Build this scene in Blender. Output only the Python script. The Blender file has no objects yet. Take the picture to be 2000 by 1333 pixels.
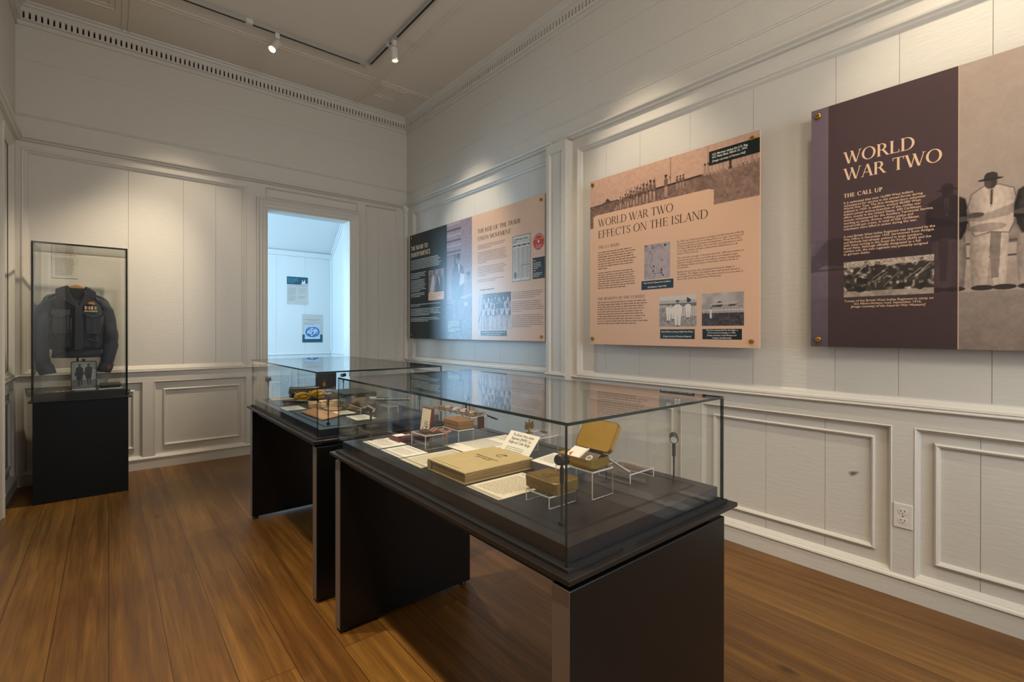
import bpy, bmesh, math, random
import numpy as np
from mathutils import Matrix, Vector
C = bpy.context.scene.collection
SC = bpy.context.scene

# ------------------------------------------------------------------ camera
F_PX, YAW, PITCH, ROLL, CY, CAM_H = 950.498, 39.6715, -0.1522, 0.0546, 651.168, 1.2
_a, _t, _r = (math.radians(q) for q in (YAW, PITCH, ROLL))
fw = Vector((math.sin(_a)*math.cos(_t), math.cos(_a)*math.cos(_t), math.sin(_t)))
rt0 = Vector((math.cos(_a), -math.sin(_a), 0)); up0 = rt0.cross(fw)
rt = rt0*math.cos(_r)+up0*math.sin(_r); up = -rt0*math.sin(_r)+up0*math.cos(_r)
cd = bpy.data.cameras.new('camera'); cam = bpy.data.objects.new('camera', cd); C.objects.link(cam)
cd.sensor_width = 36; cd.lens = F_PX*36/2000; cd.clip_start = .01
cd.shift_y = (CY-666.5)/2000
cam.matrix_world = Matrix(((rt.x, up.x, -fw.x, 0), (rt.y, up.y, -fw.y, 0), (rt.z, up.z, -fw.z, CAM_H), (0, 0, 0, 1)))
SC.camera = cam
# ------------------------------------------------------------------ view, world, lights
SC.view_settings.view_transform = 'Standard'; SC.view_settings.look = 'None'
SC.view_settings.exposure = 0.28; SC.view_settings.gamma = 1; SC.view_settings.use_curve_mapping = False
SC.cycles.max_bounces = 10; SC.cycles.diffuse_bounces = 5; SC.cycles.transparent_max_bounces = 40
SC.cycles.glossy_bounces = 5; SC.cycles.sample_clamp_indirect = 4.0
SC.cycles.caustics_reflective = False; SC.cycles.caustics_refractive = False
w = bpy.data.worlds.new('world'); SC.world = w; w.use_nodes = True
w.node_tree.nodes['Background'].inputs[0].default_value = (.5, .7, 1, 1)
w.node_tree.nodes['Background'].inputs[1].default_value = .25
WARM = (1, .84, .63)
def spot(name, loc, aim, watts, deg=60, blend=1.0, r=.06, col=WARM):
    d = bpy.data.lights.new(name, 'SPOT'); d.energy = watts; d.color = col
    d.spot_size = math.radians(deg); d.spot_blend = blend; d.shadow_soft_size = r
    o = bpy.data.objects.new(name, d); C.objects.link(o); o.location = loc
    o.rotation_euler = (Vector(aim)-Vector(loc)).to_track_quat('-Z', 'Y').to_euler()
    return o
def area(name, loc, aim, sx, sy, watts, col):
    d = bpy.data.lights.new(name, 'AREA'); d.shape = 'RECTANGLE'; d.size = sx; d.size_y = sy
    d.energy = watts; d.color = col
    o = bpy.data.objects.new(name, d); C.objects.link(o); o.location = loc
    o.rotation_euler = (Vector(aim)-Vector(loc)).to_track_quat('-Z', 'Y').to_euler()
    return o
TZ = 3.56
spot('lamp_jacket', (1.02, 4.30, 3.50), (-.12, 5.10, 1.25), 190, 46, .8)
spot('lamp_far_case', (1.87, 3.80, 3.46), (1.15, 3.0, .75), 115, 56)
spot('lamp_panel_far', (1.87, 3.75, TZ), (2.72, 3.95, 1.72), 84, 56, .8)
spot('lamp_panel_mid', (1.87, 2.0, TZ), (2.72, 1.95, 1.72), 80, 56, .8)
spot('lamp_panel_near', (1.87, .45, TZ), (2.72, .30, 1.72), 72, 56, .8)
spot('lamp_near_case', (-.1, 1.1, TZ), (1.0, 1.35, .75), 270, 54)
spot('lamp_floor', (-.1, 2.4, TZ), (.15, 2.3, 0), 225, 76)
spot('lamp_back_wall', (.45, 4.30, TZ), (.50, 5.28, 1.6), 60, 56, .8)
d = bpy.data.lights.new('fill_room', 'POINT'); d.energy = 58; d.color = (1, .87, .72); d.shadow_soft_size = .25  # added warm fill behind the camera, evens out upper walls and ceiling
o = bpy.data.objects.new('fill_room', d); C.objects.link(o); o.location = (.9, -.75, 2.55)
DAY = (.52, .76, 1)
area('daylight_veranda', (-.45, 6.6, 1.7), (1.9, 7.9, 1.3), 1.5, 2.0, 66, (.47, .75, 1))
area('daylight_veranda_window', (.10, 7.95, 1.65), (1.9, 4.2, .9), 1.1, 1.5, 140, (.40, .70, 1))
area('daylight_door', (-1.4, 4.0, 1.4), (3, 3.3, .8), 1.6, 2.6, 36, DAY)
area('fill_front', (1.5, -1.85, 1.75), (1.2, 3, 1.2), 1.6, 1.7, 58, (.84, .92, 1))  # added fill through the unseen front opening, flattens the shading

# ------------------------------------------------------------------ materials
def lin(c):
    if isinstance(c, str):
        c = tuple(int(c[i:i+2], 16)/255 for i in (1, 3, 5))
    return tuple(q/12.92 if q <= .04045 else ((q+.055)/1.055)**2.4 for q in c)
MATS = {}
def mat(name, col, rough=.5, metal=0, spec=.5, bump=0, bscale=40, bstretch=(1, 1, 1), var=0, coat=0, emit=0, sheen=0, trans=0):
    if name in MATS: return MATS[name]
    m = bpy.data.materials.new(name); m.use_nodes = True; n = m.node_tree.nodes; l = m.node_tree.links
    p = n['Principled BSDF']; c = lin(col)
    p.inputs['Base Color'].default_value = (*c, 1); p.inputs['Roughness'].default_value = rough
    p.inputs['Metallic'].default_value = metal; p.inputs['Specular IOR Level'].default_value = spec
    p.inputs['Coat Weight'].default_value = coat; p.inputs['Sheen Weight'].default_value = sheen
    p.inputs['Transmission Weight'].default_value = trans
    if emit:
        p.inputs['Emission Color'].default_value = (*c, 1); p.inputs['Emission Strength'].default_value = emit
    if bump or var:
        tc = n.new('ShaderNodeTexCoord'); mp = n.new('ShaderNodeMapping'); mp.inputs['Scale'].default_value = bstretch
        nz = n.new('ShaderNodeTexNoise'); nz.inputs['Scale'].default_value = bscale; nz.inputs['Detail'].default_value = 5
        l.new(tc.outputs['Object'], mp.inputs[0]); l.new(mp.outputs[0], nz.inputs['Vector'])
        if bump:
            b = n.new('ShaderNodeBump'); b.inputs['Strength'].default_value = bump; b.inputs['Distance'].default_value = .003
            l.new(nz.outputs['Fac'], b.inputs['Height']); l.new(b.outputs[0], p.inputs['Normal'])
        if var:
            mx = n.new('ShaderNodeMix'); mx.data_type = 'RGBA'
            mx.inputs['A'].default_value = (*[q*(1-var) for q in c], 1); mx.inputs['B'].default_value = (*[min(1, q*(1+var)) for q in c], 1)
            l.new(nz.outputs['Fac'], mx.inputs['Factor']); l.new(mx.outputs['Result'], p.inputs['Base Color'])
    MATS[name] = m; return m
def glassmat(name, tint, f0=.04):
    m = bpy.data.materials.new(name); m.use_nodes = True; n = m.node_tree.nodes; l = m.node_tree.links
    n.remove(n['Principled BSDF']); out = n['Material Output']
    tr = n.new('ShaderNodeBsdfTransparent'); tr.inputs[0].default_value = (*tint, 1)
    gl = n.new('ShaderNodeBsdfGlossy'); gl.inputs['Roughness'].default_value = 0.0
    lw = n.new('ShaderNodeLayerWeight'); lw.inputs['Blend'].default_value = .5
    pw = n.new('ShaderNodeMath'); pw.operation = 'POWER'; pw.inputs[1].default_value = 5
    ma = n.new('ShaderNodeMath'); ma.operation = 'MULTIPLY_ADD'; ma.inputs[1].default_value = 1-f0; ma.inputs[2].default_value = f0
    mx = n.new('ShaderNodeMixShader')
    l.new(lw.outputs['Facing'], pw.inputs[0]); l.new(pw.outputs[0], ma.inputs[0]); l.new(ma.outputs[0], mx.inputs[0])
    l.new(tr.outputs[0], mx.inputs[1]); l.new(gl.outputs[0], mx.inputs[2]); l.new(mx.outputs[0], out.inputs['Surface'])
    MATS[name] = m; return m
def print_mat():
    m = bpy.data.materials.new('printed_ink'); m.use_nodes = True; n = m.node_tree.nodes; l = m.node_tree.links
    p = n['Principled BSDF']; a = n.new('ShaderNodeVertexColor'); a.layer_name = 'Col'
    l.new(a.outputs['Color'], p.inputs['Base Color']); p.inputs['Roughness'].default_value = .30
    p.inputs['Specular IOR Level'].default_value = .45
    return m
def floor_mat():
    m = bpy.data.materials.new('oak_floorboards'); m.use_nodes = True; n = m.node_tree.nodes; l = m.node_tree.links
    p = n['Principled BSDF']; N = n.new
    tc = N('ShaderNodeTexCoord'); sx = N('ShaderNodeSeparateXYZ'); l.new(tc.outputs['Object'], sx.inputs[0])
    cb = N('ShaderNodeCombineXYZ'); l.new(sx.outputs['Y'], cb.inputs['X']); l.new(sx.outputs['X'], cb.inputs['Y'])
    br = N('ShaderNodeTexBrick'); l.new(cb.outputs[0], br.inputs['Vector'])
    br.inputs['Scale'].default_value = 1; br.inputs['Brick Width'].default_value = 2.9; br.inputs['Row Height'].default_value = .172
    br.inputs['Mortar Size'].default_value = .0014; br.inputs['Mortar Smooth'].default_value = .25; br.inputs['Bias'].default_value = 0
    br.offset = .37; br.offset_frequency = 2
    br.inputs['Color1'].default_value = (.0, .0, .0, 1); br.inputs['Color2'].default_value = (1, 1, 1, 1); br.inputs['Mortar'].default_value = (.4, .4, .4, 1)
    # grain
    mp = N('ShaderNodeMapping'); mp.inputs['Scale'].default_value = (24, 1.0, 1); l.new(tc.outputs['Object'], mp.inputs[0])
    off = N('ShaderNodeVectorMath'); off.operation = 'MULTIPLY_ADD'; off.inputs[1].default_value = (7, 13, 0)
    l.new(br.outputs['Color'], off.inputs[0]); l.new(mp.outputs[0], off.inputs[2])
    g = N('ShaderNodeTexNoise'); g.inputs['Scale'].default_value = 1.0; g.inputs['Detail'].default_value = 7; g.inputs['Roughness'].default_value = .62; g.inputs['Distortion'].default_value = .5
    l.new(off.outputs[0], g.inputs['Vector'])
    mp2 = N('ShaderNodeMapping'); mp2.inputs['Scale'].default_value = (120, 4, 1); l.new(tc.outputs['Object'], mp2.inputs[0])
    g2 = N('ShaderNodeTexNoise'); g2.inputs['Scale'].default_value = 1; g2.inputs['Detail'].default_value = 4; l.new(mp2.outputs[0], g2.inputs['Vector'])
    cl = N('ShaderNodeTexNoise'); cl.inputs['Scale'].default_value = 1.5; cl.inputs['Detail'].default_value = 3; l.new(tc.outputs['Object'], cl.inputs['Vector'])
    r1 = N('ShaderNodeValToRGB'); e = r1.color_ramp.elements
    e[0].position = .18; e[0].color = (*lin('#553a18'), 1); e[1].position = .80; e[1].color = (*lin('#9f7636'), 1)
    k = e.new(.5); k.color = (*lin('#7b5724'), 1)
    l.new(g.outputs['Fac'], r1.inputs[0])
    # per-plank hue
    hs = N('ShaderNodeMix'); hs.data_type = 'RGBA'; hs.blend_type = 'MULTIPLY'; hs.inputs['Factor'].default_value = .75
    pr = N('ShaderNodeValToRGB'); pe = pr.color_ramp.elements; pe[0].color = (.60, .50, .42, 1); pe[1].color = (1.0, .98, .92, 1)
    l.new(br.outputs['Color'], pr.inputs[0]); l.new(r1.outputs[0], hs.inputs['A']); l.new(pr.outputs[0], hs.inputs['B'])
    h2 = N('ShaderNodeMix'); h2.data_type = 'RGBA'; h2.blend_type = 'MULTIPLY'; h2.inputs['Factor'].default_value = .8
    r2 = N('ShaderNodeValToRGB'); r2.color_ramp.elements[0].position = .32; r2.color_ramp.elements[0].color = (.70, .64, .58, 1); r2.color_ramp.elements[1].position = .6; r2.color_ramp.elements[1].color = (1, 1, 1, 1)
    l.new(g2.outputs['Fac'], r2.inputs[0]); l.new(hs.outputs['Result'], h2.inputs['A']); l.new(r2.outputs[0], h2.inputs['B'])
    # knots
    vo = N('ShaderNodeTexVoronoi'); vo.inputs['Scale'].default_value = 1; mp3 = N('ShaderNodeMapping'); mp3.inputs['Scale'].default_value = (3.1, 1.5, 1)
    l.new(tc.outputs['Object'], mp3.inputs[0]); l.new(mp3.outputs[0], vo.inputs['Vector'])
    r3 = N('ShaderNodeValToRGB'); r3.color_ramp.elements[0].position = .025; r3.color_ramp.elements[0].color = (.12, .08, .06, 1); r3.color_ramp.elements[1].position = .075; r3.color_ramp.elements[1].color = (1, 1, 1, 1)
    l.new(vo.outputs['Distance'], r3.inputs[0])
    h3 = N('ShaderNodeMix'); h3.data_type = 'RGBA'; h3.blend_type = 'MULTIPLY'; h3.inputs['Factor'].default_value = .8
    l.new(h2.outputs['Result'], h3.inputs['A']); l.new(r3.outputs[0], h3.inputs['B'])
    h4 = N('ShaderNodeMix'); h4.data_type = 'RGBA'; h4.blend_type = 'MULTIPLY'; h4.inputs['Factor'].default_value = .7
    r4 = N('ShaderNodeValToRGB'); r4.color_ramp.elements[0].position = .35; r4.color_ramp.elements[0].color = (.68, .58, .52, 1); r4.color_ramp.elements[1].position = .6; r4.color_ramp.elements[1].color = (1, 1, 1, 1)
    l.new(cl.outputs['Fac'], r4.inputs[0]); l.new(h3.outputs['Result'], h4.inputs['A']); l.new(r4.outputs[0], h4.inputs['B'])
    # seams
    h5 = N('ShaderNodeMix'); h5.data_type = 'RGBA'; h5.inputs['B'].default_value = (*lin('#2a190b'), 1)
    l.new(br.outputs['Fac'], h5.inputs['Factor']); l.new(h4.outputs['Result'], h5.inputs['A'])
    l.new(h5.outputs['Result'], p.inputs['Base Color'])
    rr = N('ShaderNodeMapRange'); rr.inputs['To Min'].default_value = .28; rr.inputs['To Max'].default_value = .46
    l.new(g.outputs['Fac'], rr.inputs['Value']); l.new(rr.outputs[0], p.inputs['Roughness'])
    b = N('ShaderNodeBump'); b.inputs['Strength'].default_value = .25; b.inputs['Distance'].default_value = .002
    l.new(g2.outputs['Fac'], b.inputs['Height']); l.new(b.outputs[0], p.inputs['Normal'])
    return m
PAINT = mat('cream_wall_paint', (.80, .78, .74), .42, bump=.28, bscale=26, bstretch=(.6, .6, 3.2), var=.03)
FRONTP = mat('darkened_front_wall', '#6f675c', .6)  # unseen wall painted darker to weaken its reflection in the case glass
CEILP = mat('ceiling_paint', (.84, .80, .74), .6, bump=.1, bscale=14)
WHITEP = mat('veranda_paint', (.86, .87, .87), .5)
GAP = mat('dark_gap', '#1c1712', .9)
PRINT = print_mat()
FLOOR = floor_mat()
BLACK = mat('black_laminate', '#0d0b0a', .34, spec=.45)
BLACKM = mat('black_matt', '#101010', .5)
PLATE = mat('bronze_black_metal', '#2a2522', .3, metal=.35)
DECK = mat('charcoal_deck', '#1d2026', .30)
EDGEM = mat('leg_edge_metal', '#8a8079', .34, metal=.7)
SLOT = mat('slot_black', '#050505', .7)
GLASS = glassmat('clear_glass', (.984, .992, .986), .048)
GEDGE = mat('green_glass_edge', '#081d1b', .06, spec=1)
ACR = glassmat('clear_acrylic', (.985, .985, .985), .035)
AEDGE = mat('acrylic_edge', '#c9c7c0', .18, spec=.7)
BRASS = mat('polished_brass', '#c9963c', .25, metal=1)
TINM = mat('aged_brass_tin', '#7d6436', .46, metal=.6, var=.35, bscale=90, bump=.4)
GOLDM = mat('gilt_brass_tin', '#e0b44a', .24, metal=.9, var=.15, bscale=30)
PAPER = mat('white_card', '#dcd8cd', .7)
CREAMP = mat('cream_card', '#d2c8b0', .7)
LAMPB = mat('lamp_black', '#141312', .4)
LENS = mat('lamp_lens', '#c4c6c2', .1, spec=.8)
WHITEMET = mat('white_enamel', '#cfcac0', .4)

# ------------------------------------------------------------------ mesh builder
class MB:
    def __init__(s): s.v = []; s.f = []; s.m = []; s.c = []
    def add(s, vs, fs, m=0, col=None):
        b = len(s.v); s.v += [tuple(q) for q in vs]
        for f in fs: s.f.append(tuple(b+i for i in f)); s.m.append(m); s.c.append(col)
    def box(s, x0, y0, z0, x1, y1, z1, m=0, M=None, mats=None, col=None):
        if x0 > x1: x0, x1 = x1, x0
        if y0 > y1: y0, y1 = y1, y0
        if z0 > z1: z0, z1 = z1, z0
        vs = [(x, y, z) for z in (z0, z1) for y in (y0, y1) for x in (x0, x1)]
        fs = [(0, 2, 3, 1), (4, 5, 7, 6), (0, 1, 5, 4), (2, 6, 7, 3), (0, 4, 6, 2), (1, 3, 7, 5)]  # -z +z -y +y -x +x
        if M is not None: vs = [tuple(M @ Vector(q)) for q in vs]
        b = len(s.v); s.v += vs
        for i, f in enumerate(fs): s.f.append(tuple(b+j for j in f)); s.m.append(mats[i] if mats else m); s.c.append(col)
    def prism(s, pts, z0, z1, m=0, M=None, col=None, side=None):
        n = len(pts); vs = [(x, y, z0) for x, y in pts]+[(x, y, z1) for x, y in pts]
        if M is not None: vs = [tuple(M @ Vector(q)) for q in vs]
        b = len(s.v); s.v += vs
        s.f.append(tuple(b+i for i in range(n))[::-1]); s.m.append(m); s.c.append(col)
        s.f.append(tuple(b+n+i for i in range(n))); s.m.append(m); s.c.append(col)
        for i in range(n):
            j = (i+1) % n; s.f.append((b+i, b+j, b+n+j, b+n+i)); s.m.append(m if side is None else side); s.c.append(col)
    def flat(s, pts, z, col, m=0):
        b = len(s.v); s.v += [(x, y, z) for x, y in pts]
        s.f.append(tuple(range(b, b+len(pts)))); s.m.append(m); s.c.append(col)
    def rect(s, x0, y0, x1, y1, z, col): s.flat([(x0, y0), (x1, y0), (x1, y1), (x0, y1)], z, col)
    def tube(s, path, r, n=10, m=0, cap=True, M=None):
        P = [Vector(p) for p in path]; rs = r if isinstance(r, (list, tuple)) else [r]*len(P); b = len(s.v); prev = None; tp = None
        for i, p in enumerate(P):
            t = ((P[min(i+1, len(P)-1)]-P[max(i-1, 0)])).normalized()
            if tp is not None and t.dot(tp) < 0: t = -t
            tp = t
            if prev is None:
                a = Vector((0, 0, 1)) if abs(t.z) < .9 else Vector((1, 0, 0)); u = t.cross(a).normalized()
            else: u = (prev-t*prev.dot(t)).normalized()
            prev = u; v = t.cross(u)
            for k in range(n):
                q = 2*math.pi*k/n; o = p+(u*math.cos(q)+v*math.sin(q))*rs[i]
                s.v.append(tuple(M @ o) if M is not None else tuple(o))
        for i in range(len(P)-1):
            for k in range(n):
                j = (k+1) % n; s.f.append((b+i*n+k, b+i*n+j, b+(i+1)*n+j, b+(i+1)*n+k)); s.m.append(m); s.c.append(None)
        if cap:
            s.f.append(tuple(b+k for k in range(n))[::-1]); s.m.append(m); s.c.append(None)
            s.f.append(tuple(b+(len(P)-1)*n+k for k in range(n))); s.m.append(m); s.c.append(None)
    def build(s, name, mats, parent=None, bevel=0, smooth=False, loc=None, seg=2):
        me = bpy.data.meshes.new(name); me.from_pydata(s.v, [], s.f)
        if not isinstance(mats, (list, tuple)): mats = [mats]
        for q in mats: me.materials.append(q)
        me.polygons.foreach_set('material_index', s.m)
        if any(c is not None for c in s.c):
            at = me.color_attributes.new('Col', 'FLOAT_COLOR', 'CORNER'); arr = np.ones((len(me.loops), 4), np.float32); k = 0
            for f, c in zip(s.f, s.c):
                arr[k:k+len(f), :3] = c if c is not None else (1, 1, 1); k += len(f)
            at.data.foreach_set('color', arr.ravel())
        if smooth: me.polygons.foreach_set('use_smooth', [True]*len(me.polygons))
        me.update()
        o = bpy.data.objects.new(name, me); C.objects.link(o)
        if parent is not None: o.parent = parent
        if loc is not None: o.location = loc
        if bevel:
            md = o.modifiers.new('bevel', 'BEVEL'); md.width = bevel; md.segments = seg; md.limit_method = 'ANGLE'; md.angle_limit = math.radians(40)
        return o
def thing(name, label, cat, loc=(0, 0, 0), group=None, mw=None):
    o = bpy.data.objects.new(name, None); o.empty_display_size = .05; C.objects.link(o)
    if mw is not None: o.matrix_world = mw
    else: o.location = loc
    o['label'] = label; o['category'] = cat
    if group: o['group'] = group
    return o
def tag(o, label, cat, group=None):
    o['label'] = label; o['category'] = cat
    if group: o['group'] = group
    return o
def struct(name, mb, m, bevel=0):
    o = mb.build(name, m, bevel=bevel); o['kind'] = 'structure'; return o
def dup(root, label=None, mw=None, loc=None, rotz=None):
    r = root.copy(); C.objects.link(r)
    if mw is not None: r.matrix_world = mw
    if loc is not None: r.location = loc
    if rotz is not None: r.rotation_euler = (0, 0, rotz)
    if label: r['label'] = label
    for ch in list(root.children):
        c = ch.copy(); C.objects.link(c); c.parent = r
        for g in ch.children:
            d = g.copy(); C.objects.link(d); d.parent = c
    return r
def basis(x, y, z, o):
    return Matrix(((x[0], y[0], z[0], o[0]), (x[1], y[1], z[1], o[1]), (x[2], y[2], z[2], o[2]), (0, 0, 0, 1)))
MR = lambda y0=0, z0=0, x=2.751: basis((0, -1, 0), (0, 0, 1), (-1, 0, 0), (x, y0, z0))      # right wall, local x runs toward the camera
MBK = lambda x0=0, z0=0, y=5.297: basis((1, 0, 0), (0, 0, 1), (0, -1, 0), (x0, y, z0))       # back wall
ML = lambda y0=0, z0=0, x=-.547: basis((0, 1, 0), (0, 0, 1), (1, 0, 0), (x, y0, z0))         # left wall
DOC = lambda x0, y0, z: basis((0, -1, 0), (1, 0, 0), (0, 0, 1), (x0, y0, z))                 # a sheet lying in a case, read from the camera side

def frame(mb, M, x0, y0, x1, y1, prof, m=0):
    """mitred moulding ring; prof = [(inset, height)...] from outer to inner edge"""
    loops = []
    for d, h in prof:
        loops.append([M @ Vector(q) for q in ((x0+d, y0+d, h), (x1-d, y0+d, h), (x1-d, y1-d, h), (x0+d, y1-d, h))])
    b = len(mb.v)
    for L in loops: mb.v += [tuple(q) for q in L]
    for i in range(len(loops)-1):
        for k in range(4):
            j = (k+1) % 4; mb.f.append((b+i*4+k, b+i*4+j, b+(i+1)*4+j, b+(i+1)*4+k)); mb.m.append(m); mb.c.append(None)
def run(mb, M, a, b_, prof, m=0, vert=False):
    """straight moulding; prof = [(cross, height)...]"""
    P = []
    for t in (a, b_):
        for c, h in prof: P.append(tuple(M @ Vector((c, t, h) if vert else (t, c, h))))
    n = len(prof); b = len(mb.v); mb.v += P
    for i in range(n):
        j = (i+1) % n; mb.f.append((b+i, b+j, b+n+j, b+n+i)); mb.m.append(m); mb.c.append(None)
    mb.f.append(tuple(b+i for i in range(n))[::-1]); mb.m.append(m); mb.c.append(None)
    mb.f.append(tuple(b+n+i for i in range(n))); mb.m.append(m); mb.c.append(None)
def planks(mb, M, x0, y0, x1, y1, w, seams, vertical=True, d=.018):
    """boards side by side with hairline joints, front face at height w"""
    cuts = [x0]+sorted(s for s in seams if x0+.01 < s < x1-.01)+[x1] if vertical else [y0]+sorted(s for s in seams if y0+.01 < s < y1-.01)+[y1]
    for a, b in zip(cuts, cuts[1:]):
        if vertical: mb.box(a+.0008, y0, w-d, b-.0008, y1, w, M=M)
        else: mb.box(x0, a+.0006, w-d, x1, b-.0006, w, M=M)
# ================================================================== THE ROOM
XR, YB, XL, YF, ZC = 2.751, 5.297, -.547, -1.6, 3.73
TRIM = [0]
def trim(mb, m=PAINT):
    TRIM[0] += 1; return struct('trim_%d' % TRIM[0], mb, m)
RECESS = [(0, 0), (.004, .003), (.010, -.002), (.016, -.016), (.020, -.025)]
BIGREC = [(0, 0), (.004, .006), (.014, .004), (.022, -.006), (.030, -.010), (.042, -.025)]
RAISED = [(0, -.025), (.002, -.012), (.009, -.007), (.017, -.012), (.022, -.025)]
def capprof(z, t): return [(z, 0), (z+.003, .022), (z+.35*t, .030), (z+.45*t, .024), (z+.7*t, .042), (z+t, .046), (z+t, 0)]
def nose(z): return [(z-.016, 0), (z-.014, .012), (z-.008, .018), (z-.002, .016), (z, .008), (z, 0)]
BASEP = [(0, 0), (0, .007), (.083, .007), (.090, .015), (.098, .012), (.106, .003), (.106, 0)]

# floor
mb = MB(); mb.box(XL-.9, YF-.2, -.1, XR+.2, 7.9, 0); struct('floor', mb, FLOOR)
# ceiling
mb = MB(); mb.box(XL-.15, YF-.15, ZC, XR+.2, YB+.02, ZC+.1); struct('ceiling', mb, CEILP)
# ---- right wall
M = MR(); mb = MB()
mb.box(-YB, 0, -.2, 1.6, ZC, -.05, M=M)
planks(mb, M, -YB, 2.711, 1.6, ZC, 0, [3.055, 3.34], vertical=False, d=.05)
A0, A1, B0, B1 = -5.15, -2.80, -2.545, 1.5
planks(mb, M, A0, .87, A1, 2.61, -.025, [-4.75, -4.33, -3.92, -3.52, -3.12])
planks(mb, M, B0, .86, B1, 2.61, -.025, [-2.28, -1.989, -1.62, -1.235, -.835, -.583, -.278, .05, .38, .75, 1.1])
low = [(-5.17, -4.05), (-3.97, -2.87), (-2.52, -1.659), (-1.528, -.600), (-.523, .40), (.48, 1.5)]
for a, b in low:
    planks(mb, M, a, .10, b, .78, -.025, [-4.6, -3.4, -2.1, -1.164, -.878, -.31, .05, .9])
mb.box(-YB, .875, -.05, A0, 2.606, 0, M=M); mb.box(A1, .866, -.05, B0, 2.606, 0, M=M); mb.box(B1, .866, -.05, 1.6, 2.606, 0, M=M)
mb.box(-YB, 2.606, -.05, 1.6, 2.711, 0, M=M)
mb.box(-YB, .776, -.05, A1, .875, 0, M=M); mb.box(A1, .776, -.05, 1.6, .866, 0, M=M)
mb.box(-YB, 0, -.05, 1.6, .103, 0, M=M)
xs = [-YB]+[q for p in low for q in p]+[1.6]
for i in range(0, len(xs), 2): mb.box(xs[i], .103, -.05, xs[i+1], .776, 0, M=M)
struct('wall_right', mb, PAINT)
mb = MB(); frame(mb, M, A0, .875, A1+.02, 2.606, BIGREC); trim(mb)
mb = MB(); frame(mb, M, B0, .866, B1, 2.606, BIGREC); trim(mb)
for a, b in low:
    mb = MB(); frame(mb, M, a, .103, b, .776, RECESS)
    frame(mb, M, a+.066, .182, b-.066, .718, RAISED); trim(mb)
mb = MB(); run(mb, M, -5.27, -2.80, capprof(2.675, .036)); trim(mb)
mb = MB(); run(mb, M, -2.59, 1.6, capprof(2.675, .036)); trim(mb)
mb = MB(); run(mb, M, -5.27, -2.80, nose(.876)); trim(mb)
mb = MB(); run(mb, M, -2.59, 1.6, nose(.866)); trim(mb)
mb = MB(); run(mb, M, -5.297, 1.6, [(2.832, 0), (2.834, .006), (2.842, .008), (2.85, .003), (2.85, 0)]); trim(mb)
mb = MB(); run(mb, M, -5.297, -2.80, BASEP); run(mb, M, -2.59, 1.6, BASEP); struct('baseboard_right', mb, PAINT)
# pilaster
mb = MB()
mb.box(-2.80, 0, -.05, -2.59, 2.667, .078-.014, M=M)
mb.box(-2.80, 0, .064, -2.772, 2.667, .078, M=M); mb.box(-2.625, 0, .064, -2.59, 2.667, .078, M=M)
for z0, z1 in ((2.60, 2.667), (.79, .875), (0, .14)): mb.box(-2.772, z0, .064, -2.625, z1, .078, M=M)
PR2 = [(0, .078), (.004, .080), (.010, .072), (.014, .064)]
frame(mb, M, -2.772, .875, -2.625, 2.60, PR2); frame(mb, M, -2.772, .14, -2.625, .79, PR2)
run(mb, M, -2.80, -2.59, [(z, h+.078) for z, h in nose(.876)])
MS = basis((1, 0, 0), (0, 0, 1), (0, -1, 0), (0, 2.59, 0))     # reeds on the side that faces the room
for i in range(3): run(mb, MS, 0, 2.667, [(XR-.078+.004+i*.010+dx, h) for dx, h in ((0, 0), (.002, .004), (.0045, .005), (.007, .004), (.009, 0))], vert=True)
trim(mb)
# cornice with dentils (right and back)
def cornice(mb, M, a, b, n0=True):
    mb.box(a, 3.56, -.01, b, 3.60, .012, M=M)
    run(mb, M, a, b, [(3.592, 0), (3.594, .030), (3.600, .036), (3.606, .034), (3.606, 0)])
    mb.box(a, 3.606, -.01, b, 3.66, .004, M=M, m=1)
    mb.box(a, 3.657, -.01, b, 3.70, .032, M=M)
    run(mb, M, a, b, [(3.695, 0), (3.695, .034), (3.702, .046), (3.712, .050), (3.722, .068), (3.73, .072), (3.73, 0)])
    x = a+.02; P = .0344
    while x+.022 < b:
        mb.box(x, 3.606, 0, x+.0225, 3.658, .031, M=M); x += P
mb = MB(); cornice(mb, MR(), -YB, 1.6); trim(mb, [PAINT, GAP])
mb = MB(); cornice(mb, MBK(), XL, XR); trim(mb, [PAINT, GAP])
mb = MB(); cornice(mb, ML(), YF, YB); trim(mb, [PAINT, GAP])
# corner post with a small capital
mb = MB(); mb.tube([(XR-.012, YB-.012, .876), (XR-.012, YB-.012, 2.64)], .030, 12)
mb.tube([(XR-.012, YB-.012, 2.62), (XR-.012, YB-.012, 2.64), (XR-.012, YB-.012, 2.66), (XR-.012, YB-.012, 2.71)], [.032, .040, .044, .052], 12); trim(mb)
# ---- back wall
M = MBK(); mb = MB(); D0, D1, DZ = 1.225, 2.057, 2.424
mb.box(XL-.15, 0, -.17, D0, ZC, -.05, M=M); mb.box(D1, 0, -.17, XR+.2, ZC, -.05, M=M); mb.box(D0, DZ, -.17, D1, ZC, -.05, M=M)
planks(mb, M, XL, 2.86, XR, ZC, 0, [3.3], vertical=False, d=.05)
mb.box(XL, 2.69, -.05, XR, 2.862, .006, M=M)
planks(mb, M, -.517, .85, 1.036, 2.625, -.025, [.133, .527, .78])
planks(mb, M, 2.234, .85, 2.633, 2.64, -.025, [2.4])
planks(mb, M, 1.2, 2.53, 2.156, 2.64, -.02, [])
lowb = [(-.509, .233), (.305, 1.040), (2.25, 2.64)]
for a, b in lowb: planks(mb, M, a, .09, b, .78, -.025, [])
mb.box(XL, .862, -.05, -.517, 2.62, 0, M=M); mb.box(1.036, .862, -.05, D0, DZ, 0, M=M); mb.box(1.036, DZ, -.05, 1.2, 2.62, 0, M=M)
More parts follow.
